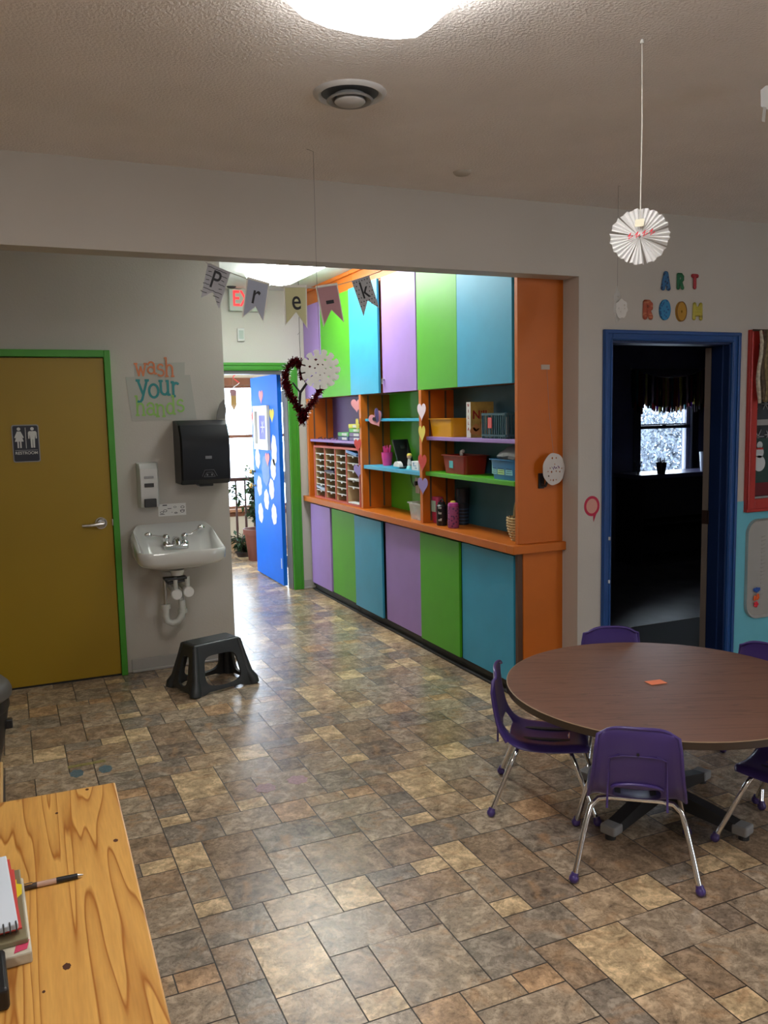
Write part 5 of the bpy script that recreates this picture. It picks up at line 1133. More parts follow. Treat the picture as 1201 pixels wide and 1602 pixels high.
m1 = MB(); word(m1, 'your', -0.142, 0.163, 0.088, 0.010, 0.0075, WMx, (0, -0.022, -0.004, -0.012)); m1.build('word_in_teal', mat('teal letters', (0.03, 0.24, 0.25), 0.6), t)
m1 = MB(); word(m1, 'hands', -0.160, 0.035, 0.076, 0.010, 0.0058, WMx, (0, 0.0, -0.010, 0.004, 0.018)); m1.build('word_in_green', mat('sage letters', (0.27, 0.50, 0.12), 0.6), t)

# black paper towel dispenser
t = thing('towel_dispenser', 'black paper towel dispenser on the wall above the sink', 'towel dispenser', (1.145, SY, 1.205))
prof = [(0, 0.0), (-0.19, 0.0), (-0.225, 0.03), (-0.235, 0.22), (-0.225, 0.30), (-0.18, 0.37), (-0.10, 0.40), (0, 0.40)]
def cs_(x, k): return [(x, p[0]*k, p[1]*(1 if k == 1 else 0.985)+(0 if k == 1 else 0.003)) for p in prof]
MB().loft([cs_(-0.155, 0.94), cs_(-0.145, 1), cs_(0.145, 1), cs_(0.155, 0.94)], True, True, True).build('cover', mat('gloss black', (0.004, 0.005, 0.008), 0.36, spec=0.3), t, smooth=0.5)
MB().box(-0.035, 0.055, -0.16, -0.05, -0.018, 0.0, bev=0.006).build('paper_slot', M_black, t)
MB().box(-0.005, 0.035, -0.2355, -0.232, 0.160, 0.178).build('brand_plate', mat('silver print', (0.18, 0.18, 0.2), 0.4), t)
pz = MB()
for L_ in ([(-0.03, 0.05), (-0.012, 0.09), (0.045, 0.09), (0.065, 0.05)], [(-0.018, 0.048), (0.0, 0.075), (0.035, 0.075), (0.052, 0.048)], [(-0.018, 0.048), (0.052, 0.048)]): pz.tube([(x, -0.2325-0.0, z) for x, z in L_], 0.0012, 5)
pz.box(-0.001, 0.007, -0.2345, -0.230, 0.054, 0.066).box(0.028, 0.036, -0.2345, -0.230, 0.054, 0.066)
pz.build('hand_icons', mat('silver print', (0.18, 0.18, 0.2), 0.4), t)
tag(MB().flat([(-0.03, 0), (0.035, 0.005), (0.042, 0.07), (0.03, 0.13), (0.0, 0.10), (-0.02, 0.05)], t=0.004, M=T(1.285, SY-0.06, 1.607) @ RZ(0.2) @ FACE_Y).build('folded_towel', mat('grey cloth', (0.16, 0.15, 0.14), 0.9)), 'grey piece of cloth standing on top of the black towel dispenser', 'cloth')

# soap dispenser
t = thing('soap_dispenser', 'white wall soap dispenser with a dark push bar left of the sink', 'soap dispenser', (0.81, SY, 1.068))
prof = [(0, 0.0), (-0.075, 0.0), (-0.092, 0.05), (-0.10, 0.17), (-0.095, 0.24), (-0.06, 0.275), (0, 0.28)]
MB().loft([[(x, p[0]*k, p[1]) for p in prof] for x, k in ((-0.062, 0.75), (-0.052, 1), (0.052, 1), (0.062, 0.75))], True, True, True).build('cover', M_plw, t, smooth=0.5)
MB().box(-0.035, 0.038, -0.112, -0.06, 0.002, 0.055, bev=0.004).build('push_bar', M_dgrey, t)
MB().box(-0.03, 0.028, -0.1035, -0.095, 0.128, 0.152, bev=0.002).build('window', M_dgrey, t)
MB().box(-0.03, 0.028, -0.1035, -0.095, 0.182, 0.197).build('label', mat('grey label', (0.3, 0.3, 0.3), 0.5), t)
# instruction sticker
t = thing('instruction_sticker', 'small white instruction sticker with grey pictures above the sink', 'sticker', (0.96, SY-0.001, 0.997))
MB().flat([(-0.088, 0), (0.088, 0), (0.088, 0.078), (-0.088, 0.078)], t=0.0012, M=FACE_Y).build('label_sheet', mat('white label', (0.78, 0.77, 0.74), 0.5), t)
pr = MB()
pr.box(-0.060, -0.032, -0.0025, -0.0012, 0.066, 0.073)
for (x, z, r_) in ((-0.066, 0.024, 0.010), (-0.045, 0.034, 0.011), (0.018, 0.055, 0.008), (0.022, 0.018, 0.007), (0.066, 0.052, 0.011), (0.064, 0.026, 0.012)): pr.flat(circle(r_, 14, x, z, 1.15, 0.8), [circle(r_*0.72, 14, x, z, 1.1, 0.75)], t=0.0008, M=T(0, -0.0013, 0) @ FACE_Y)
for (x0, x1, z0) in ((-0.03, -0.005, 0.045), (-0.005, 0.0, 0.02), (0.012, 0.034, 0.014), (0.05, 0.08, 0.030), (-0.08, -0.05, 0.010)): pr.box(x0, x1, -0.0022, -0.0012, z0, z0+0.004)
pr.build('print', mat('grey print', (0.08, 0.08, 0.09), 0.6), t)

# wall hung sink
t = thing('wall_sink', 'white wall hung hand sink with a chrome faucet', 'sink', (0.945, SY, 0.70))
t.name = 'hand_sink'
W2, D_ = 0.268, 0.435
def sl(k, ky, zf, r, inset=0.0, yoff=0.0, lift=1.0):
    """rounded rectangle plan loop; the height rises to the back as a splash"""
    out = []
    for px, py in rrect(-W2*k+inset, W2*k-inset, -D_*ky+inset+yoff, -0.0-inset*0.2, r, 6):
        s_ = max(0.0, min(1.0, (py+0.235)/0.16)); s_ = s_*s_*(3-2*s_)
        out.append((px, py, zf+s_*lift*(0.125-0.075*max(0.0, (abs(px)/W2-0.74)/0.26)**2.2)))
    return out
m = MB()
m.loft([sl(0.30, 0.45, -0.035, 0.05, 0, 0, 0), sl(0.62, 0.70, 0.0, 0.08, 0, 0, 0), sl(0.90, 0.95, 0.035, 0.09, 0, 0, 0), sl(0.98, 1.0, 0.060, 0.09, 0, 0, 0.05), sl(0.995, 1.0, 0.095, 0.09, 0, 0, 0.7), sl(1.0, 1.0, 0.118, 0.09), sl(1.0, 1.0, 0.126, 0.085, 0.006), sl(1.0, 1.0, 0.124, 0.08, 0.022)] , True, True, False)
# deck and bowl
def bl(kx, y0, y1, z, r): return [(px, py, z) for px, py in rrect(-W2*kx, W2*kx, y0, y1, r, 6)]
last = sl(1.0, 1.0, 0.124, 0.08, 0.022)
mid_ = [(p[0]*0.93, p[1]*0.90-0.02, 0.105+max(0, p[2]-0.124)*0.85) for p in last]
m.loft([last, mid_, bl(0.80, -0.385, -0.165, 0.098, 0.07), bl(0.74, -0.375, -0.18, 0.06, 0.07), bl(0.62, -0.355, -0.20, 0.015, 0.06), bl(0.30, -0.31, -0.24, 0.0, 0.03)], True, False, True)
bmesh.ops.remove_doubles(m.bm, verts=m.bm.verts[:], dist=0.0005)
m.build('basin', M_ceramic, t, smooth=0.9)
MB().lathe([(0.001, 0.002), (0.020, 0.002), (0.022, 0.004)], 20, (0, -0.275, 0.0)).build('drain', M_chrome, t)
MB().cyl((-0.0, -0.395, 0.092), (-0.0, -0.401, 0.092), 0.009, n=14).build('overflow_mark', M_grey, t)
fz = 0.118; fy = -0.145
f = thing('x', '', '', (0, 0, 0)); bpy.data.objects.remove(f)
f = empty('faucet', (0.0, fy, fz), t)
bpy.data.objects.remove(f)
fa = MB().box(-0.078, 0.078, fy-0.026, fy+0.026, fz-0.02, fz+0.018, bev=0.010, seg=3)
for s_ in (-1, 1): fa.lathe([(0.028, 0.012), (0.024, 0.025), (0.016, 0.035), (0.020, 0.045), (0.024, 0.058), (0.021, 0.072), (0.010, 0.080), (0.001, 0.082)], 18, (s_*0.058, fy, fz))
fa.tube([(0, fy, fz+0.01), (0, fy-0.015, fz+0.045), (0, fy-0.06, fz+0.05), (0, fy-0.10, fz+0.035), (0, fy-0.112, fz+0.018)], [0.024, 0.024, 0.018, 0.015, 0.013], 14)
fo = fa.build('faucet', M_chrome, t, smooth=0.9)
for s_ in (-1, 1):
    MB().tube([(s_*0.058, fy, fz+0.068), (s_*0.10, fy, fz+0.070), (s_*0.145, fy, fz+0.078+0.02*(s_ > 0))], [0.006, 0.005, 0.006], 8).ball((s_*0.165, fy, fz+0.084+0.024*(s_ > 0)), 0.017, (1.4, 0.6, 1.0)).build('lever', M_chrome, fo, smooth=0.9)
# drain plumbing
t2 = MB(); py = -0.24; ox = -0.045
t2.cyl((ox+0.03, py, -0.05), (ox+0.03, py, -0.015), 0.035, 0.045, n=20).build('drain_boss', M_ceramic, t, smooth=0.8)
MB().cyl((ox-0.05, py, -0.24), (ox-0.05, py, -0.075), 0.011).cyl((ox-0.05, py, -0.08), (ox+0.02, py, -0.075), 0.010).build('tailpipe', M_brushed, t, smooth=0.8)
tr = MB().tube([(ox-0.052, py, -0.235), (ox-0.052, py, -0.30), (ox-0.045, py, -0.335), (ox-0.015, py, -0.352), (ox+0.02, py, -0.342), (ox+0.045, py+0.01, -0.315), (ox+0.055, py+0.02, -0.28), (ox+0.055, py+0.03, -0.22)], 0.021, 14)
for c0, c1 in (((ox-0.052, py, -0.255), (ox-0.052, py, -0.228)), ((ox+0.055, py+0.022, -0.296), (ox+0.055, py+0.022, -0.272))): tr.cyl(c0, c1, 0.029, n=18)
tr.tube([(ox+0.055, py+0.03, -0.225), (ox+0.055, py+0.06, -0.19), (ox+0.05, -0.02, -0.18), (ox+0.05, 0, -0.18)], 0.020, 12)
tr.build('trap', M_pvc, t, smooth=0.7)
for x, z in ((-0.032, -0.165), (0.042, -0.155)):
    MB().tube([(x, -0.255, -0.06), (x, -0.255, z)], 0.014, 10).tube([(x, -0.0, z), (x, -0.24, z)], 0.014, 10).build('supply_pipe', M_pvc, t, smooth=0.8)
    MB().cyl((x, -0.24, z), (x, -0.285, z), 0.033, n=28).cyl((x, -0.285, z), (x, -0.290, z), 0.032, 0.028, n=28).build('valve_cap', mat('bright white plastic', (0.82, 0.82, 0.80), 0.4), t, smooth=0.6)
MB().box(ox-0.055, ox+0.085, -0.27, -0.20, -0.075, -0.060, bev=0.004).tube([(ox-0.045, -0.26, -0.072), (ox-0.03, -0.25, -0.095), (ox+0.07, -0.255, -0.085)], 0.009, 8).build('bracket', M_dgrey, t)

# ================================================================== STEP STOOL
t = thing('step_stool', 'dark grey plastic step stool on the floor under the sink', 'stool', (1.065, 5.035, 0), math.radians(17))
m = MB(); bw, bd, tw, td, hh = 0.215, 0.165, 0.158, 0.082, 0.285
def cor(k, z): return (bw+(tw-bw)*k, bd+(td-bd)*k)
def side(A, B, A2, B2, depth=0.012):
    """trapezoid side wall A-B (bottom) to A2-B2 (top) with an arched opening and a sagging foot rail"""
    A, B, A2, B2 = map(Vector, (A, B, A2, B2)); W = (B-A).length
    P = lambda u, v: (A.lerp(B, u)).lerp(A2.lerp(B2, u), v)
    wide = W > 0.36
    l, r_ = (0.19, 0.81) if wide else (0.30, 0.70)
    outer, inner = [], []
    N = 40
    for i in range(N):
        a = 2*PI*i/N+PI/4; c, s_ = math.cos(a), math.sin(a)
        k = 1/max(abs(c), abs(s_)); outer.append((0.5+0.5*c*k, 0.5+0.5*s_*k))
        e = 1/((abs(c)**5+abs(s_)**5)**0.2)
        u = 0.5+(r_-l)/2*c*e; v = 0.50+0.29*s_*e
        if s_ < 0: v += -0.07*(1-min(1, abs(c)*1.15)**2)
        inner.append((u, v))
    # raise the middle of the bottom edge so that only the corners stand on the floor
    outer = [(u, (v if v > 0.001 else 0.055*(1 if 0.2 < u < 0.8 else 0))) for u, v in outer]
    m.loft([[P(u, v) for u, v in outer], [P(u, v) for u, v in inner]], True)
    return [P(u, v) for u, v in sorted(q for q in outer if q[1] > 0.9999)]
cs4 = [(-1, -1), (1, -1), (1, 1), (-1, 1)]
topring = []
for i in range(4):
    a, b = cs4[i], cs4[(i+1) % 4]
    topring += side((a[0]*bw, a[1]*bd, 0), (b[0]*bw, b[1]*bd, 0), (a[0]*tw, a[1]*td, hh-0.014), (b[0]*tw, b[1]*td, hh-0.014))
tp = [p for i, p in enumerate(topring) if (p-topring[i-1]).length > 1e-4]; m.loft([[(p.x*(1-i/tw), p.y*(1-i/td), z) for p in tp] for i, z in ((0, hh-0.014), (0.002, hh-0.008), (0.006, hh-0.003), (0.013, hh))], True, False, True)
bmesh.ops.remove_doubles(m.bm, verts=m.bm.verts[:], dist=0.002)
bmesh.ops.recalc_face_normals(m.bm, faces=m.bm.faces[:])
st_ = m.build('body', M_stool, t, smooth=0.9, recalc=False)
md = st_.modifiers.new('solid', 'SOLIDIFY'); md.thickness = 0.016; md.offset = -1
md = st_.modifiers.new('bevel', 'BEVEL'); md.width = 0.016; md.segments = 4; md.limit_method = 'ANGLE'; md.angle_limit = 0.5
for a in cs4:   # rounded corner posts that flare into feet
    MB().tube([(a[0]*(bw-0.016), a[1]*(bd-0.016), 0.002), (a[0]*(bw-0.020), a[1]*(bd-0.020), 0.03), (a[0]*(bw-0.026-(bw-tw)*0.25), a[1]*(bd-0.026-(bd-td)*0.25), 0.08), (a[0]*(tw-0.012), a[1]*(td-0.012), hh-0.012)], [0.034, 0.034, 0.026, 0.018], 12).build('corner_post', M_stool, t, smooth=0.8)
MB().flat(rrect(-tw+0.016, tw-0.016, -td+0.016, td-0.016, 0.02), t=0.003, M=T(0, 0, hh-0.001)).build('tread', mat('charcoal tread', (0.040, 0.044, 0.048), 0.55), t)

def floor_mark(name, x, y, a, b, c, lb, rz=0.0):
    tag(MB().flat(cloud(a, b, int(x*90), 26, 0.12), t=0.0004, M=T(x, y, 0.0003) @ RZ(rz)).build(name, mat(name+str(c), c, 0.45, var=0.3, vscale=70)), lb, 'mark')
floor_mark('paint_spot', 0.204, 4.023, 0.030, 0.045, (0.10, 0.16, 0.19), 'faded blue spot on the floor behind the pine desk, left one of two')
floor_mark('paint_spot', 0.330, 4.015, 0.030, 0.045, (0.10, 0.16, 0.19), 'faded blue spot on the floor behind the pine desk, right one of two')
floor_mark('paint_spot', 0.945, 3.476, 0.045, 0.045, (0.34, 0.20, 0.21), 'faded pink spot on the floor tiles, left one of two')
floor_mark('paint_spot', 1.098, 3.494, 0.045, 0.045, (0.36, 0.19, 0.20), 'faded pink spot on the floor tiles, right one of two')
tag(MB().flat([(-0.085, -0.016), (0.085, -0.016), (0.085, 0.016), (-0.085, 0.016)], t=0.0005, M=T(0.255, 4.116, 0.0003) @ RZ(0.03)).build('tape_strip', mat('worn yellow tape', (0.26, 0.21, 0.07), 0.5, var=0.5, vscale=60)), 'worn yellow tape strip on the floor behind the pine desk', 'tape')

# ================================================================== TRASH BIN AND SHELF AT THE LEFT EDGE
bc = (-0.29, 4.32, 0)
t = thing('trash_bin', 'black round trash bin with a taupe lid at the left edge', 'bin', bc)
MB().lathe([(0.001, 0), (0.17, 0), (0.195, 0.10), (0.225, 0.27)], 36, cap1=False).lathe([(0.225, 0.27), (0.232, 0.285), (0.23, 0.33)], 36).build('body', M_black, t, smooth=0.6)
MB().lathe([(0.232, 0.33), (0.245, 0.34), (0.246, 0.365), (0.235, 0.39), (0.215, 0.41), (0.17, 0.415), (0.165, 0.40), (0.10, 0.35), (0.001, 0.34)], 36).build('lid', M_bin, t, smooth=0.8)
MB().box(0.19, 0.238, -0.03, 0.01, 0.17, 0.215, bev=0.006).build('latch', M_black, t)
t = thing('low_shelf', 'low light wood shelf unit at the left edge behind the pine desk', 'shelf', (-0.46, 2.95, 0))
MB().box(-0.38, 0.38, -0.25, 0.25, 0.40, 0.425, bev=0.004).build('top', mat('light wood side', (0.55, 0.33, 0.12), 0.5), t)
MB().box(-0.38, -0.355, -0.25, 0.25, 0, 0.40).box(-0.38, 0.372, -0.25, -0.225, 0, 0.40).build('side_panel', mat('light wood side', (0.55, 0.33, 0.12), 0.5), t)
MB().box(0.355, 0.38, -0.225, 0.25, 0, 0.40).box(-0.355, 0.355, 0.235, 0.25, 0, 0.40).build('dark_side', mat('dark brown side', (0.035, 0.025, 0.02), 0.6), t)

# ================================================================== PINE DESK
DZT = 0.75
t = thing('pine_desk', 'varnished knotty pine desk top in the lower left corner', 'desk', (0.19, 2.065, 0), math.radians(-1.6))
tp = MB().box(-1.30, 0.0, -1.75, 0.0, DZT-0.03, DZT, bev=0.003, seg=2)
to = tp.build('desktop', M_pine, t)
kn = MB(); rnd = random.Random(3)
for (px, py, r_) in ((0.115, 1.35, 0.008), (0.165, 1.745, 0.006), (0.055, 1.93, 0.004), (0.125, 2.03, 0.005), (0.21-0.19, 1.30, 0.003)):
    lx, ly = px-0.19, py-2.065
    kn.flat(cloud(r_*0.8, r_*1.1, int(px*100), 16, 0.15), t=0.0003, M=T(lx+(-0.06 if r_ == 0.008 else 0), ly+0.02, DZT))
kn.build('knot', mat('dark knot', (0.07, 0.02, 0.008), 0.5), t)
for x in (-1.22, -0.06):
    for y in (-1.69, -0.10): MB().box(x-0.03, x+0.03, y-0.03, y+0.03, 0, DZT-0.03, bev=0.004).build('leg', M_pine, t)
MB().box(-1.22, -0.06, -0.115, -0.095, DZT-0.12, DZT-0.03).box(-1.22, -0.06, -1.70, -1.68, DZT-0.12, DZT-0.03).box(-0.07, -0.05, -1.69, -0.1, DZT-0.12, DZT-0.03).box(-1.23, -1.21, -1.69, -0.1, DZT-0.12, DZT-0.03).build('apron', M_pine, t)
# pen
t = thing('pen', 'clear pen with a black rubber grip lying on the pine desk', 'pen', (0.083, 1.644, DZT+0.0055), math.radians(0))
PA = RZ(math.radians(179)); r_ = 0.0052
def px_(a): return PA @ Vector((a, 0, 0))
MB().cyl(px_(0.0), px_(0.010), 0.0012, 0.0042, n=14).build('tip', M_chrome, t)
MB().cyl(px_(0.010), px_(0.048), 0.0050, 0.0056, n=16).build('grip', M_black, t, smooth=0.6)
MB().cyl(px_(0.048), px_(0.082), r_, n=16).build('barrel', mat('smoky clear barrel', (0.48, 0.32, 0.25), 0.15), t, smooth=0.6)
MB().cyl(px_(0.082), px_(0.112), r_*1.02, n=16).cyl(px_(0.112), px_(0.138), r_*0.9, n=16).build('label_band', mat('dark band', (0.05, 0.035, 0.03), 0.4), t, smooth=0.6)
MB().box(-0.135, -0.09, -0.002, 0.002, 0.0055, 0.0075).build('clip', M_chrome, t)
# notebook with spiral, folders under it, black organiser
t = thing('notebook', 'white spiral notebook lying on a pile of papers at the left edge of the desk', 'notebook', (-0.137, 1.553, DZT+0.042), math.radians(4))
MB().box(-0.11, 0.098, -0.115, 0.135, 0, 0.010, bev=0.002).build('pages', mat('white notebook page', (0.60, 0.66, 0.74), 0.6, var=0.03), t)
MB().box(-0.112, 0.103, -0.112, 0.137, -0.003, 0.0).build('back_cover', M_redp, t)
sp = MB()
for q in range(22): x = -0.105+q*0.0095; sp.tube([(x, -0.108, 0.011), (x, -0.117, 0.013), (x, -0.123, 0.005), (x, -0.117, -0.003)], 0.0013, 5)
sp.build('spiral', M_dgrey, t)
t = thing('paper_stack', 'worn magazines with red and yellow covers under the white notebook', 'papers', (-0.13, 1.54, DZT), math.radians(2))
g_ = MB(); g_.box(-0.11, 0.112, -0.135, 0.115, 0.0, 0.020, bev=0.003); g_.build('magazine', mat('cream printed paper', (0.52, 0.48, 0.38), 0.5, var=0.25, vscale=14), t)
MB().box(-0.11, 0.108, -0.11, 0.13, 0.0205, 0.030, bev=0.002).build('olive_folder', mat('olive cover', (0.20, 0.175, 0.10), 0.4), t)
MB().box(-0.11, 0.098, -0.075, 0.12, 0.0305, 0.038, bev=0.002).build('red_folder', M_redp, t)
MB().box(0.07, 0.1, 0.03, 0.09, 0.0302, 0.0312).flat([(0.094, 0.02), (0.1065, 0.035), (0.108, 0.068), (0.094, 0.078)], t=0.0008, M=T(0, 0, 0.0302)).build('yellow_spot', mat('yellow print', (0.75, 0.60, 0.02), 0.5), t)
MB().flat([(0.085, -0.13), (0.105, -0.125), (0.11, -0.10), (0.09, -0.105)], t=0.0006, M=T(0, 0, 0.0204)).build('red_print', mat('magenta print', (0.55, 0.05, 0.12), 0.5), t)
t = thing('desk_organizer', 'black plastic organizer on the desk in front of the paper pile', 'organizer', (-0.165, 1.352, DZT), math.radians(3))
MB().box(-0.12, 0.115, -0.055, 0.055, 0, 0.035, bev=0.006, seg=3).box(-0.10, 0.095, -0.04, 0.04, 0.03, 0.0355).build('tray_body', M_black, t)

# ================================================================== ROUND TABLE
TX, TY, TZ, TR = 2.335, 2.565, 0.525, 0.612
t = thing('round_table', 'round brown woodgrain table with a dark edge in the middle of the chairs', 'table', (TX, TY, 0))
MB().lathe([(0.001, TZ), (TR-0.002, TZ)], 96).build('tabletop', M_walnut, t, smooth=0.4)
MB().lathe([(TR-0.003, TZ-0.0004), (TR+0.001, TZ-0.002), (TR+0.001, TZ-0.028), (TR-0.004, TZ-0.030), (0.001, TZ-0.030)], 96).build('edge_band', M_edge, t, smooth=0.4)
MB().lathe([(TR-0.0028, TZ+0.0001), (TR+0.0006, TZ-0.0008), (TR+0.0012, TZ-0.0024)], 96).build('rim_line', mat('worn tan rim', (0.30, 0.20, 0.12), 0.5), t)
MB().cyl((0, 0, 0.06), (0, 0, TZ-0.05), 0.038, n=24).cyl((0, 0, TZ-0.05), (0, 0, TZ-0.03), 0.16, n=24).build('column', M_dgrey, t, smooth=0.6)
for k in range(4):
    a = math.radians(18+90*k); c_, s_ = math.cos(a), math.sin(a)
    l = MB().loft([[(q*c_-y*s_, q*s_+y*c_, z) for y, z in ((-0.03, zb), (0.03, zb), (0.026, zt), (-0.026, zt))] for q, zb, zt in ((0.02, 0.05, 0.115), (0.20, 0.035, 0.085), (0.34, 0.022, 0.055))], True, True, True).build('leg', M_dgrey, t)
    MB().box(-0.03, 0.03, -0.033, 0.033, 0.02, 0.058, bev=0.008, M=RZ(a) @ T(0.345, 0, 0)).build('foot_sleeve', M_grey, l)
    MB().cyl((0.35*c_, 0.35*s_, 0.0), (0.35*c_, 0.35*s_, 0.022), 0.02, n=14).build('glide', M_dgrey, l)
sc_ = MB(); rnd = random.Random(5)
for k in range(34):
    u = k/34+rnd.random()*0.02; x = -0.41+0.30*u+0.006*rnd.random(); y = 0.10-0.27*u+0.006*rnd.random()
    sc_.flat([(x, y), (x+0.010*rnd.random()+0.002, y+0.002), (x+0.006, y+0.0035)], t=0.0, M=T(0, 0, TZ+0.0003))
for k in range(8):
    x = -0.47+0.012*k; sc_.flat([(x, 0.14+0.003*rnd.random()), (x+0.012, 0.142), (x+0.006, 0.146)], t=0.0, M=T(0, 0, TZ+0.0003))
sc_.build('scuff_marks', mat('pale scuff', (0.34, 0.22, 0.16), 0.7), t)
tag(MB().flat([(-0.036, -0.022), (0.036, -0.026), (0.038, 0.022), (-0.034, 0.026)], t=0.0012, M=T(2.322, 2.582, TZ+0.0008) @ RZ(math.radians(-4))).build('sticky_note', mat('coral paper', (0.85, 0.24, 0.12), 0.7)), 'small coral orange paper note on the round table', 'note')

# ================================================================== CHAIRS
def make_chair():
    t = thing('school_chair', '', 'chair')
    # seat shell: profile in the side plane (forward = +Y), z up
    prof = [(-0.192, 0.566, 0.112), (-0.195, 0.538, 0.130), (-0.191, 0.49, 0.137), (-0.184, 0.44, 0.141), (-0.176, 0.40, 0.146), (-0.169, 0.372, 0.150), (-0.160, 0.348, 0.154), (-0.137, 0.310, 0.160), (-0.095, 0.295, 0.163), (-0.04, 0.291, 0.165), (0.01, 0.290, 0.166), (0.06, 0.292, 0.165), (0.11, 0.297, 0.162), (0.150, 0.299, 0.156), (0.175, 0.291, 0.146), (0.186, 0.276, 0.134)]
    m = MB(); NU = 16; rows = []
    P = [Vector((0, a, b)) for a, b, c in prof]
    for i, (a, b, w_) in enumerate(prof):
        tg = (P[min(i+1, len(P)-1)]-P[max(i-1, 0)]).normalized(); nr = Vector((0, tg.z, -tg.y))
        if nr.z > 0 or (i < 6 and nr.y > 0): nr = -nr
        if i < 5: nr = Vector((0, -1, 0))
        row = []
        for j in range(NU+1):
            u = -1+2*j/NU; au = abs(u)
            dish = -0.010*(1-u*u)      # centre set back
            curl = 0.026*max(0, (au-0.80)/0.20)**1.5*(0.15, 0.5, 0.85)[min(i, 2)]
            if i == 0: top = -0.022*au**4
            else: top = 0
            p = Vector((u*w_, a, b)) - nr*0 + nr*(0.018*(1-u*u)) + nr*curl*(0.8 if i < 8 else 1.2)
            p.z += top if i < 2 else 0
            row.append(m.bm.verts.new(p))
        rows.append(row)
    for i in range(len(rows)-1):
        for j in range(NU):
            if i == 6 and 4 <= j < NU-4: continue         # oval opening low in the back
            m.bm.faces.new((rows[i][j], rows[i][j+1], rows[i+1][j+1], rows[i+1][j]))
    lf_, rt_ = [r[0].co.copy() for r in rows[:8]], [r[-1].co.copy() for r in rows[:8]]
    ends = list(reversed(lf_)) + [v.co.copy() for v in rows[0][1:-1]] + rt_
    s_ = m.build('seat_shell', M_purpleplastic, t, smooth=3)
    md = s_.modifiers.new('solid', 'SOLIDIFY'); md.thickness = 0.007; md.offset = 0
    md = s_.modifiers.new('sub', 'SUBSURF'); md.levels = 2; md.render_levels = 2
    rim = ends
    MB().tube(rim, 0.0065, 8).build('rim', M_purpleplastic, s_, smooth=1.0)
    bk_ = MB()
    for s2 in (-1, 1): bk_.tube([(s2*0.098, -0.190, 0.275), (s2*0.096, -0.190, 0.36), (s2*0.092, -0.202, 0.455), (s2*0.060, -0.210, 0.474)], [0.0045, 0.0035, 0.003, 0.002], 6)
    bk_.tube([(-0.092, -0.203, 0.458), (-0.05, -0.211, 0.470), (0.05, -0.211, 0.470), (0.092, -0.203, 0.458)], 0.002, 6)
    bk_.tube([(0.082*math.cos(a), -0.178-0.014*math.sin(a), 0.342+0.022*math.sin(a)) for a in [PI*k/14 for k in range(15)]], 0.006, 8)
    bk_.build('back_rib', M_purpleplastic, s_, smooth=1.0)
    MB().cyl((0, -0.205, 0.478), (0, -0.215, 0.478), 0.005, n=12).build('screw', M_black, s_)
    # steel legs, two at each end meeting under the seat
    for sx in (-1, 1):
        for fr_ in (0, 1):
            yt, yf = (-0.100, -0.205) if not fr_ else (0.095, 0.205)
            pts_ = [(0, yt, 0.272), (sx*0.085, yt, 0.272), (sx*0.125, yt+(yf-yt)*0.05, 0.266), (sx*0.150, yt+(yf-yt)*0.16, 0.244), (sx*0.164, yt+(yf-yt)*0.34, 0.200), (sx*0.184, yt+(yf-yt)*0.65, 0.115), (sx*0.204, yf, 0.022)]
            l = MB().tube(pts_, 0.0098, 12).build('leg', M_chrome, t, smooth=1.0)
            MB().ball((sx*0.206, yf*1.012, 0.0172), 0.0172, n=14).cyl((sx*0.2055, yf*1.008, 0.022), (sx*0.202, yf*0.99, 0.036), 0.0145, 0.0125, n=14).build('ball_glide', M_purpleplastic, l, smooth=0.8)
    MB().box(-0.07, -0.05, -0.10, 0.10, 0.272, 0.284).box(0.05, 0.07, -0.10, 0.10, 0.272, 0.284).build('seat_mount', M_dgrey, t)
    return t
def aim(dx, dy): return math.atan2(-dx, dy)     # local +Y points at (dx, dy)
ch0 = make_chair()
chairs = [((1.980, 2.303), (0.612, 0.791), 'purple school chair nearest the viewer, seen from behind in front of the table'),
          ((1.978, 2.845), (0.795, -0.607), 'purple school chair left of the table, seen from the side'),
          ((2.545, 3.055), (-0.42, -0.907), 'purple school chair behind the table in front of the blue doorway'),
          ((2.84, 2.62), (-0.97, -0.24), 'purple school chair behind the right edge of the table, under the turquoise wall'),
          ((2.60, 2.15), (-0.384, 0.925), 'purple school chair tucked in dark shadow at the lower right of the table')]
for k, ((x, y), d, lb) in enumerate(chairs):
    o = ch0 if k == 0 else copy_tree(ch0)
    o.location = (x, y, 0); o.rotation_euler = (0, 0, aim(*d)); o['label'] = lb; o['group'] = 'purple school chairs around the round table'

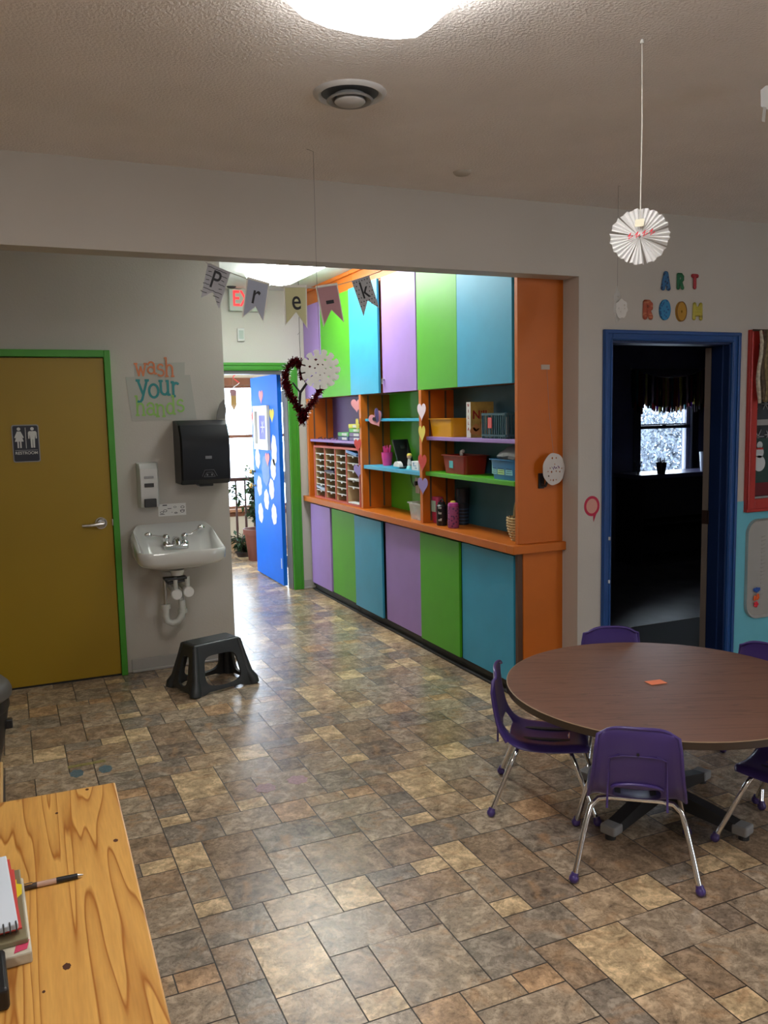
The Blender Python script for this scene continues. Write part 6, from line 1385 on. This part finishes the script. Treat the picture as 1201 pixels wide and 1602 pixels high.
# ================================================================== SUNROOM PLANTS
def plant(x, y, pot_r, pot_h, lb, stems, leaves, hgt, spread, seed, name='potted_plant', potm=M_terra):
    t = thing(name, lb, 'plant', (x, y, 0)); rn = random.Random(seed)
    p = MB().lathe([(0.001, 0), (pot_r*0.72, 0), (pot_r*0.93, pot_h*0.82), (pot_r*1.05, pot_h*0.83), (pot_r*1.06, pot_h), (pot_r*0.95, pot_h), (pot_r*0.90, pot_h*0.9)], 28).build('pot', potm, t, smooth=0.6)
    MB().lathe([(0.001, pot_h*0.9), (pot_r*0.9, pot_h*0.9)], 20).build('soil', M_soil, p)
    st = MB(); lf = MB()
    for k in range(stems):
        a = rn.random()*6.28; b = (spread*math.cos(a)*rn.random(), spread*math.sin(a)*rn.random())
        path = [Vector((b[0]*u*(0.3+0.7*u)+0.02*math.sin(u*7+k), b[1]*u+0.02*math.cos(u*6+k), pot_h*0.85+(hgt-pot_h*0.85)*u*(0.75+0.25*((k*7 % 5)/4))) ) for u in [i/7 for i in range(8)]]
        st.tube(path, [0.010*(1-0.1*i) for i in range(8)], 6)
        for _ in range(leaves):
            u = 0.25+0.75*rn.random(); i = min(6, int(u*7)); c = path[i].lerp(path[i+1], u*7-i)
            d = Vector((rn.gauss(0, 1), rn.gauss(0, 1), rn.gauss(0, 0.6))).normalized(); c = c+d*0.03*rn.random()
            L_ = 0.055+0.035*rn.random(); sd = d.cross(Vector((rn.random(), rn.random(), 1))).normalized()*L_*0.28; up = Vector((0, 0, -0.25*L_))
            v_ = [lf.bm.verts.new(q) for q in (c, c+d*L_*0.45+sd, c+d*L_+up, c+d*L_*0.45-sd)]
            lf.bm.faces.new(v_)
    st.build('stem', M_bark, t, smooth=0.8); lf.build('foliage', M_leaf, t, recalc=False)
    return t
plant(2.56, 9.32, 0.155, 0.36, 'tall leafy plant in a terracotta pot just left of the blue door', 8, 60, 1.04, 0.52, 11)
plant(2.12, 9.34, 0.12, 0.20, 'low leafy plant in a dark terracotta pot beside the sink wall edge', 6, 12, 0.30, 0.18, 5)
plant(2.46, 9.62, 0.09, 0.06, 'small green plant on the sunroom floor between the two pots', 7, 16, 0.26, 0.22, 8, potm=M_soil)
t = thing('plant_stand', 'dark brown rail stand with slim posts in front of the sunroom window', 'stand', (2.56, 9.82, 0))
MB().box(-0.40, 0.40, -0.10, 0.10, 0.875, 0.915, bev=0.004).build('top_rail', mat('dark brown wood', (0.06, 0.022, 0.018), 0.5), t)
for x in (-0.33, -0.105, 0.005, 0.11, 0.33): MB().tube([(x, 0, 0.0), (x, 0, 0.08), (x, 0, 0.25), (x, 0, 0.30), (x, 0, 0.60), (x, 0, 0.88)], [0.014, 0.020, 0.011, 0.016, 0.012, 0.012], 8).build('post', mat('dark brown wood', (0.06, 0.022, 0.018), 0.5), t, smooth=0.8)
MB().box(-0.40, 0.40, -0.03, 0.03, 0.16, 0.19).build('lower_rail', mat('dark brown wood', (0.06, 0.022, 0.018), 0.5), t)
# paper pencil and curl hanging in the sunroom
t = thing('paper_pencil', 'paper pencil cutout hanging in front of the sunroom window', 'paper ornament', (2.34, 9.30, 1.70))
PM = RZ(0.1) @ FACE_Y
MB().flat([(-0.032, 0.055), (0.035, 0.055), (0.033, 0.155), (-0.030, 0.155)], t=0.004, M=PM).build('pencil_body', mat('pencil tan', (0.40, 0.25, 0.08), 0.7), t)
MB().flat([(-0.032, 0.055), (-0.010, 0.012), (0.012, 0.012), (0.035, 0.055)], t=0.004, M=PM).build('pencil_wood', mat('pale wood', (0.45, 0.30, 0.17), 0.7), t)
MB().flat([(-0.010, 0.012), (0.0, -0.005), (0.012, 0.012)], t=0.004, M=PM).build('pencil_point', M_ink, t)
MB().flat([(-0.030, 0.155), (0.033, 0.155), (0.038, 0.205), (0.025, 0.222), (-0.030, 0.225), (-0.042, 0.205)], t=0.004, M=PM).build('eraser', mat('mauve eraser', (0.30, 0.16, 0.18), 0.7), t)
MB().tube([(0, 0, 0.22), (0, 0, 0.745)], 0.001, 5).build('thread', M_dstring, t)
t = thing('paper_curl', 'red and white curled ribbon hanging above the paper pencil', 'paper ornament', (2.34, 9.15, 1.99))
MB().tube([(0.03*math.cos(q*0.6), 0.03*math.sin(q*0.6), 0.012*q) for q in range(14)], 0.006, 6).build('curl', M_redp, t)
MB().tube([(0.035*math.cos(q*0.6), 0.035*math.sin(q*0.6), -0.012*q) for q in range(9)], 0.004, 6).build('lower_curl', M_plw, t)
MB().tube([(0, 0, 0.15), (0, 0, 0.46)], 0.001, 5).build('thread', M_dstring, t)

# ================================================================== ART ROOM
M_blackwood = mat('black painted shelf', (0.012, 0.012, 0.016), 0.6)  # one even black for the shelf frame and perforated panel
t = thing('art_shelf', 'dark perforated shelf cabinet under the art room window', 'shelf', (6.6, 6.98, 0))
MB().box(-0.74, 1.1, -0.22, 0.22, 0.90, 0.945, bev=0.004).build('top', mat('blue grey top', (0.06, 0.06, 0.13), 0.3), t)
MB().box(-0.72, -0.70, -0.20, 0.20, 0, 0.90).box(1.06, 1.08, -0.20, 0.20, 0, 0.90).box(-0.70, 1.06, 0.18, 0.20, 0, 0.90).box(-0.70, 1.06, -0.20, 0.18, 0.42, 0.44).box(-0.70, 1.06, -0.20, 0.18, 0.0, 0.05).build('frame', M_blackwood, t)
MB().flat([(-0.70, 0.50), (1.06, 0.50), (1.06, 0.90), (-0.70, 0.90)], [[(0.02+0.022*q, z_), (0.032+0.022*q, z_), (0.032+0.022*q, z_+0.008), (0.02+0.022*q, z_+0.008)] for q in range(12) for z_ in (0.850, 0.870)], t=0.008, M=T(0, -0.20, 0) @ FACE_Y).build('perforated_panel', M_blackwood, t)
cupful(6.145, 6.80, 0.946, 0.05, 0.12, M_black, 'black cup of pencils silhouetted in the art room window', M_black, ph=0.06, n=6, nm='pencil_cup')
t = thing('white_cup', 'pale cup at the right end of the art room shelf', 'cup', (6.80, 6.88, 0.946))
MB().lathe([(0.001, 0), (0.035, 0), (0.05, 0.20), (0.045, 0.20), (0.03, 0.01)], 20).build('cup_body', mat('pale blue cup', (0.45, 0.5, 0.65), 0.5), t, smooth=0.6)
t = thing('wire_plant', 'spindly dark sprig at the left corner of the art room window', 'plant', (5.90, 6.86, 0.946))
wp = MB(); rnd = random.Random(14)
for k in range(7):
    a = rnd.random()*6.28; wp.tube([(0, 0, 0), (0.02*math.cos(a), 0.02*math.sin(a), 0.07), (0.05*math.cos(a), 0.05*math.sin(a), 0.10+0.05*rnd.random())], 0.004, 5)
    for q in range(3): wp.ball((0.05*math.cos(a)*(0.4+0.3*q), 0.05*math.sin(a)*(0.4+0.3*q), 0.05+0.04*q), 0.009, n=6)
wp.build('sprig', M_black, t)
t = thing('rag_valance', 'valance of dark and coloured fabric strips over the art room window', 'valance', (6.62, AY-0.07, 1.60))
rnd = random.Random(31)
MB().tube([(-0.52, 0, 0.44), (-0.3, 0, 0.36), (0, 0, 0.335), (0.3, 0, 0.36), (0.56, 0, 0.46)], 0.008, 8).build('cord', mat('pale cord', (0.25, 0.22, 0.25), 0.7), t, smooth=0.9)
vc_ = [(0.01, 0.01, 0.02), (0.02, 0.01, 0.02), (0.12, 0.02, 0.03), (0.015, 0.03, 0.05), (0.25, 0.14, 0.10), (0.16, 0.02, 0.04), (0.02, 0.02, 0.02), (0.10, 0.03, 0.20), (0.02, 0.12, 0.14), (0.28, 0.26, 0.08), (0.015, 0.01, 0.015), (0.30, 0.25, 0.30), (0.35, 0.32, 0.12), (0.18, 0.02, 0.03), (0.40, 0.25, 0.18), (0.02, 0.02, 0.03)]
x = -0.49; k = 0
def cordz(x): return 0.335+0.42*x*x
while x < 0.53:
    L_ = 0.36-0.10*abs(x)+0.03*rnd.random()+(0.10 if abs(x) > 0.36 else 0); zt = cordz(x)
    for dup_ in (0, 1):
        pts_ = [(x+0.012*rnd.random()-0.006+dup_*0.012, -0.012*dup_-0.006*rnd.random(), zt-L_*q/4*(1-0.15*dup_)) for q in range(5)]
        c_ = vc_[(k*5+dup_*3) % len(vc_)]
        MB().tube(pts_, [0.012, 0.015, 0.016, 0.015, 0.011], 6).build('fabric_strip', mat('valance rag %d' % ((k*5+dup_*3) % len(vc_)), c_, 0.9, thin=0.5), t, smooth=0.9)
    x += 0.030; k += 1
# snowy shrubs outside the art room window
for (x, y, s_, lb) in ((10.4, 13.5, 1.5, 'snowy shrub outside the art room window, left of the pane'), (13.2, 14.6, 1.2, 'snowy shrub outside the art room window, right of the pane')):
    t = thing('snowy_shrub', lb, 'shrub', (x, y, -0.6)); rn = random.Random(int(x)); lf = MB()
    for _ in range(6000):
        d = Vector((rn.gauss(0, 1), rn.gauss(0, 1), rn.gauss(0, 1))).normalized()*s_*(0.5+0.5*rn.random()); c = Vector((d.x, d.y, s_+d.z*1.0)); a = Vector((rn.gauss(0, 1), rn.gauss(0, 1), rn.gauss(0, 1))).normalized()*0.05; b = a.cross(d).normalized()*0.03
        lf.bm.faces.new([lf.bm.verts.new(q) for q in (c-a, c+b, c+a, c-b)])
    lf.build('foliage', mat('frosted foliage', (0.10, 0.12, 0.15), 0.9, var=0.4), t, recalc=False)
    MB().cyl((0, 0, 0), (0, 0, s_), 0.06, n=8).build('trunk', M_bark, t)
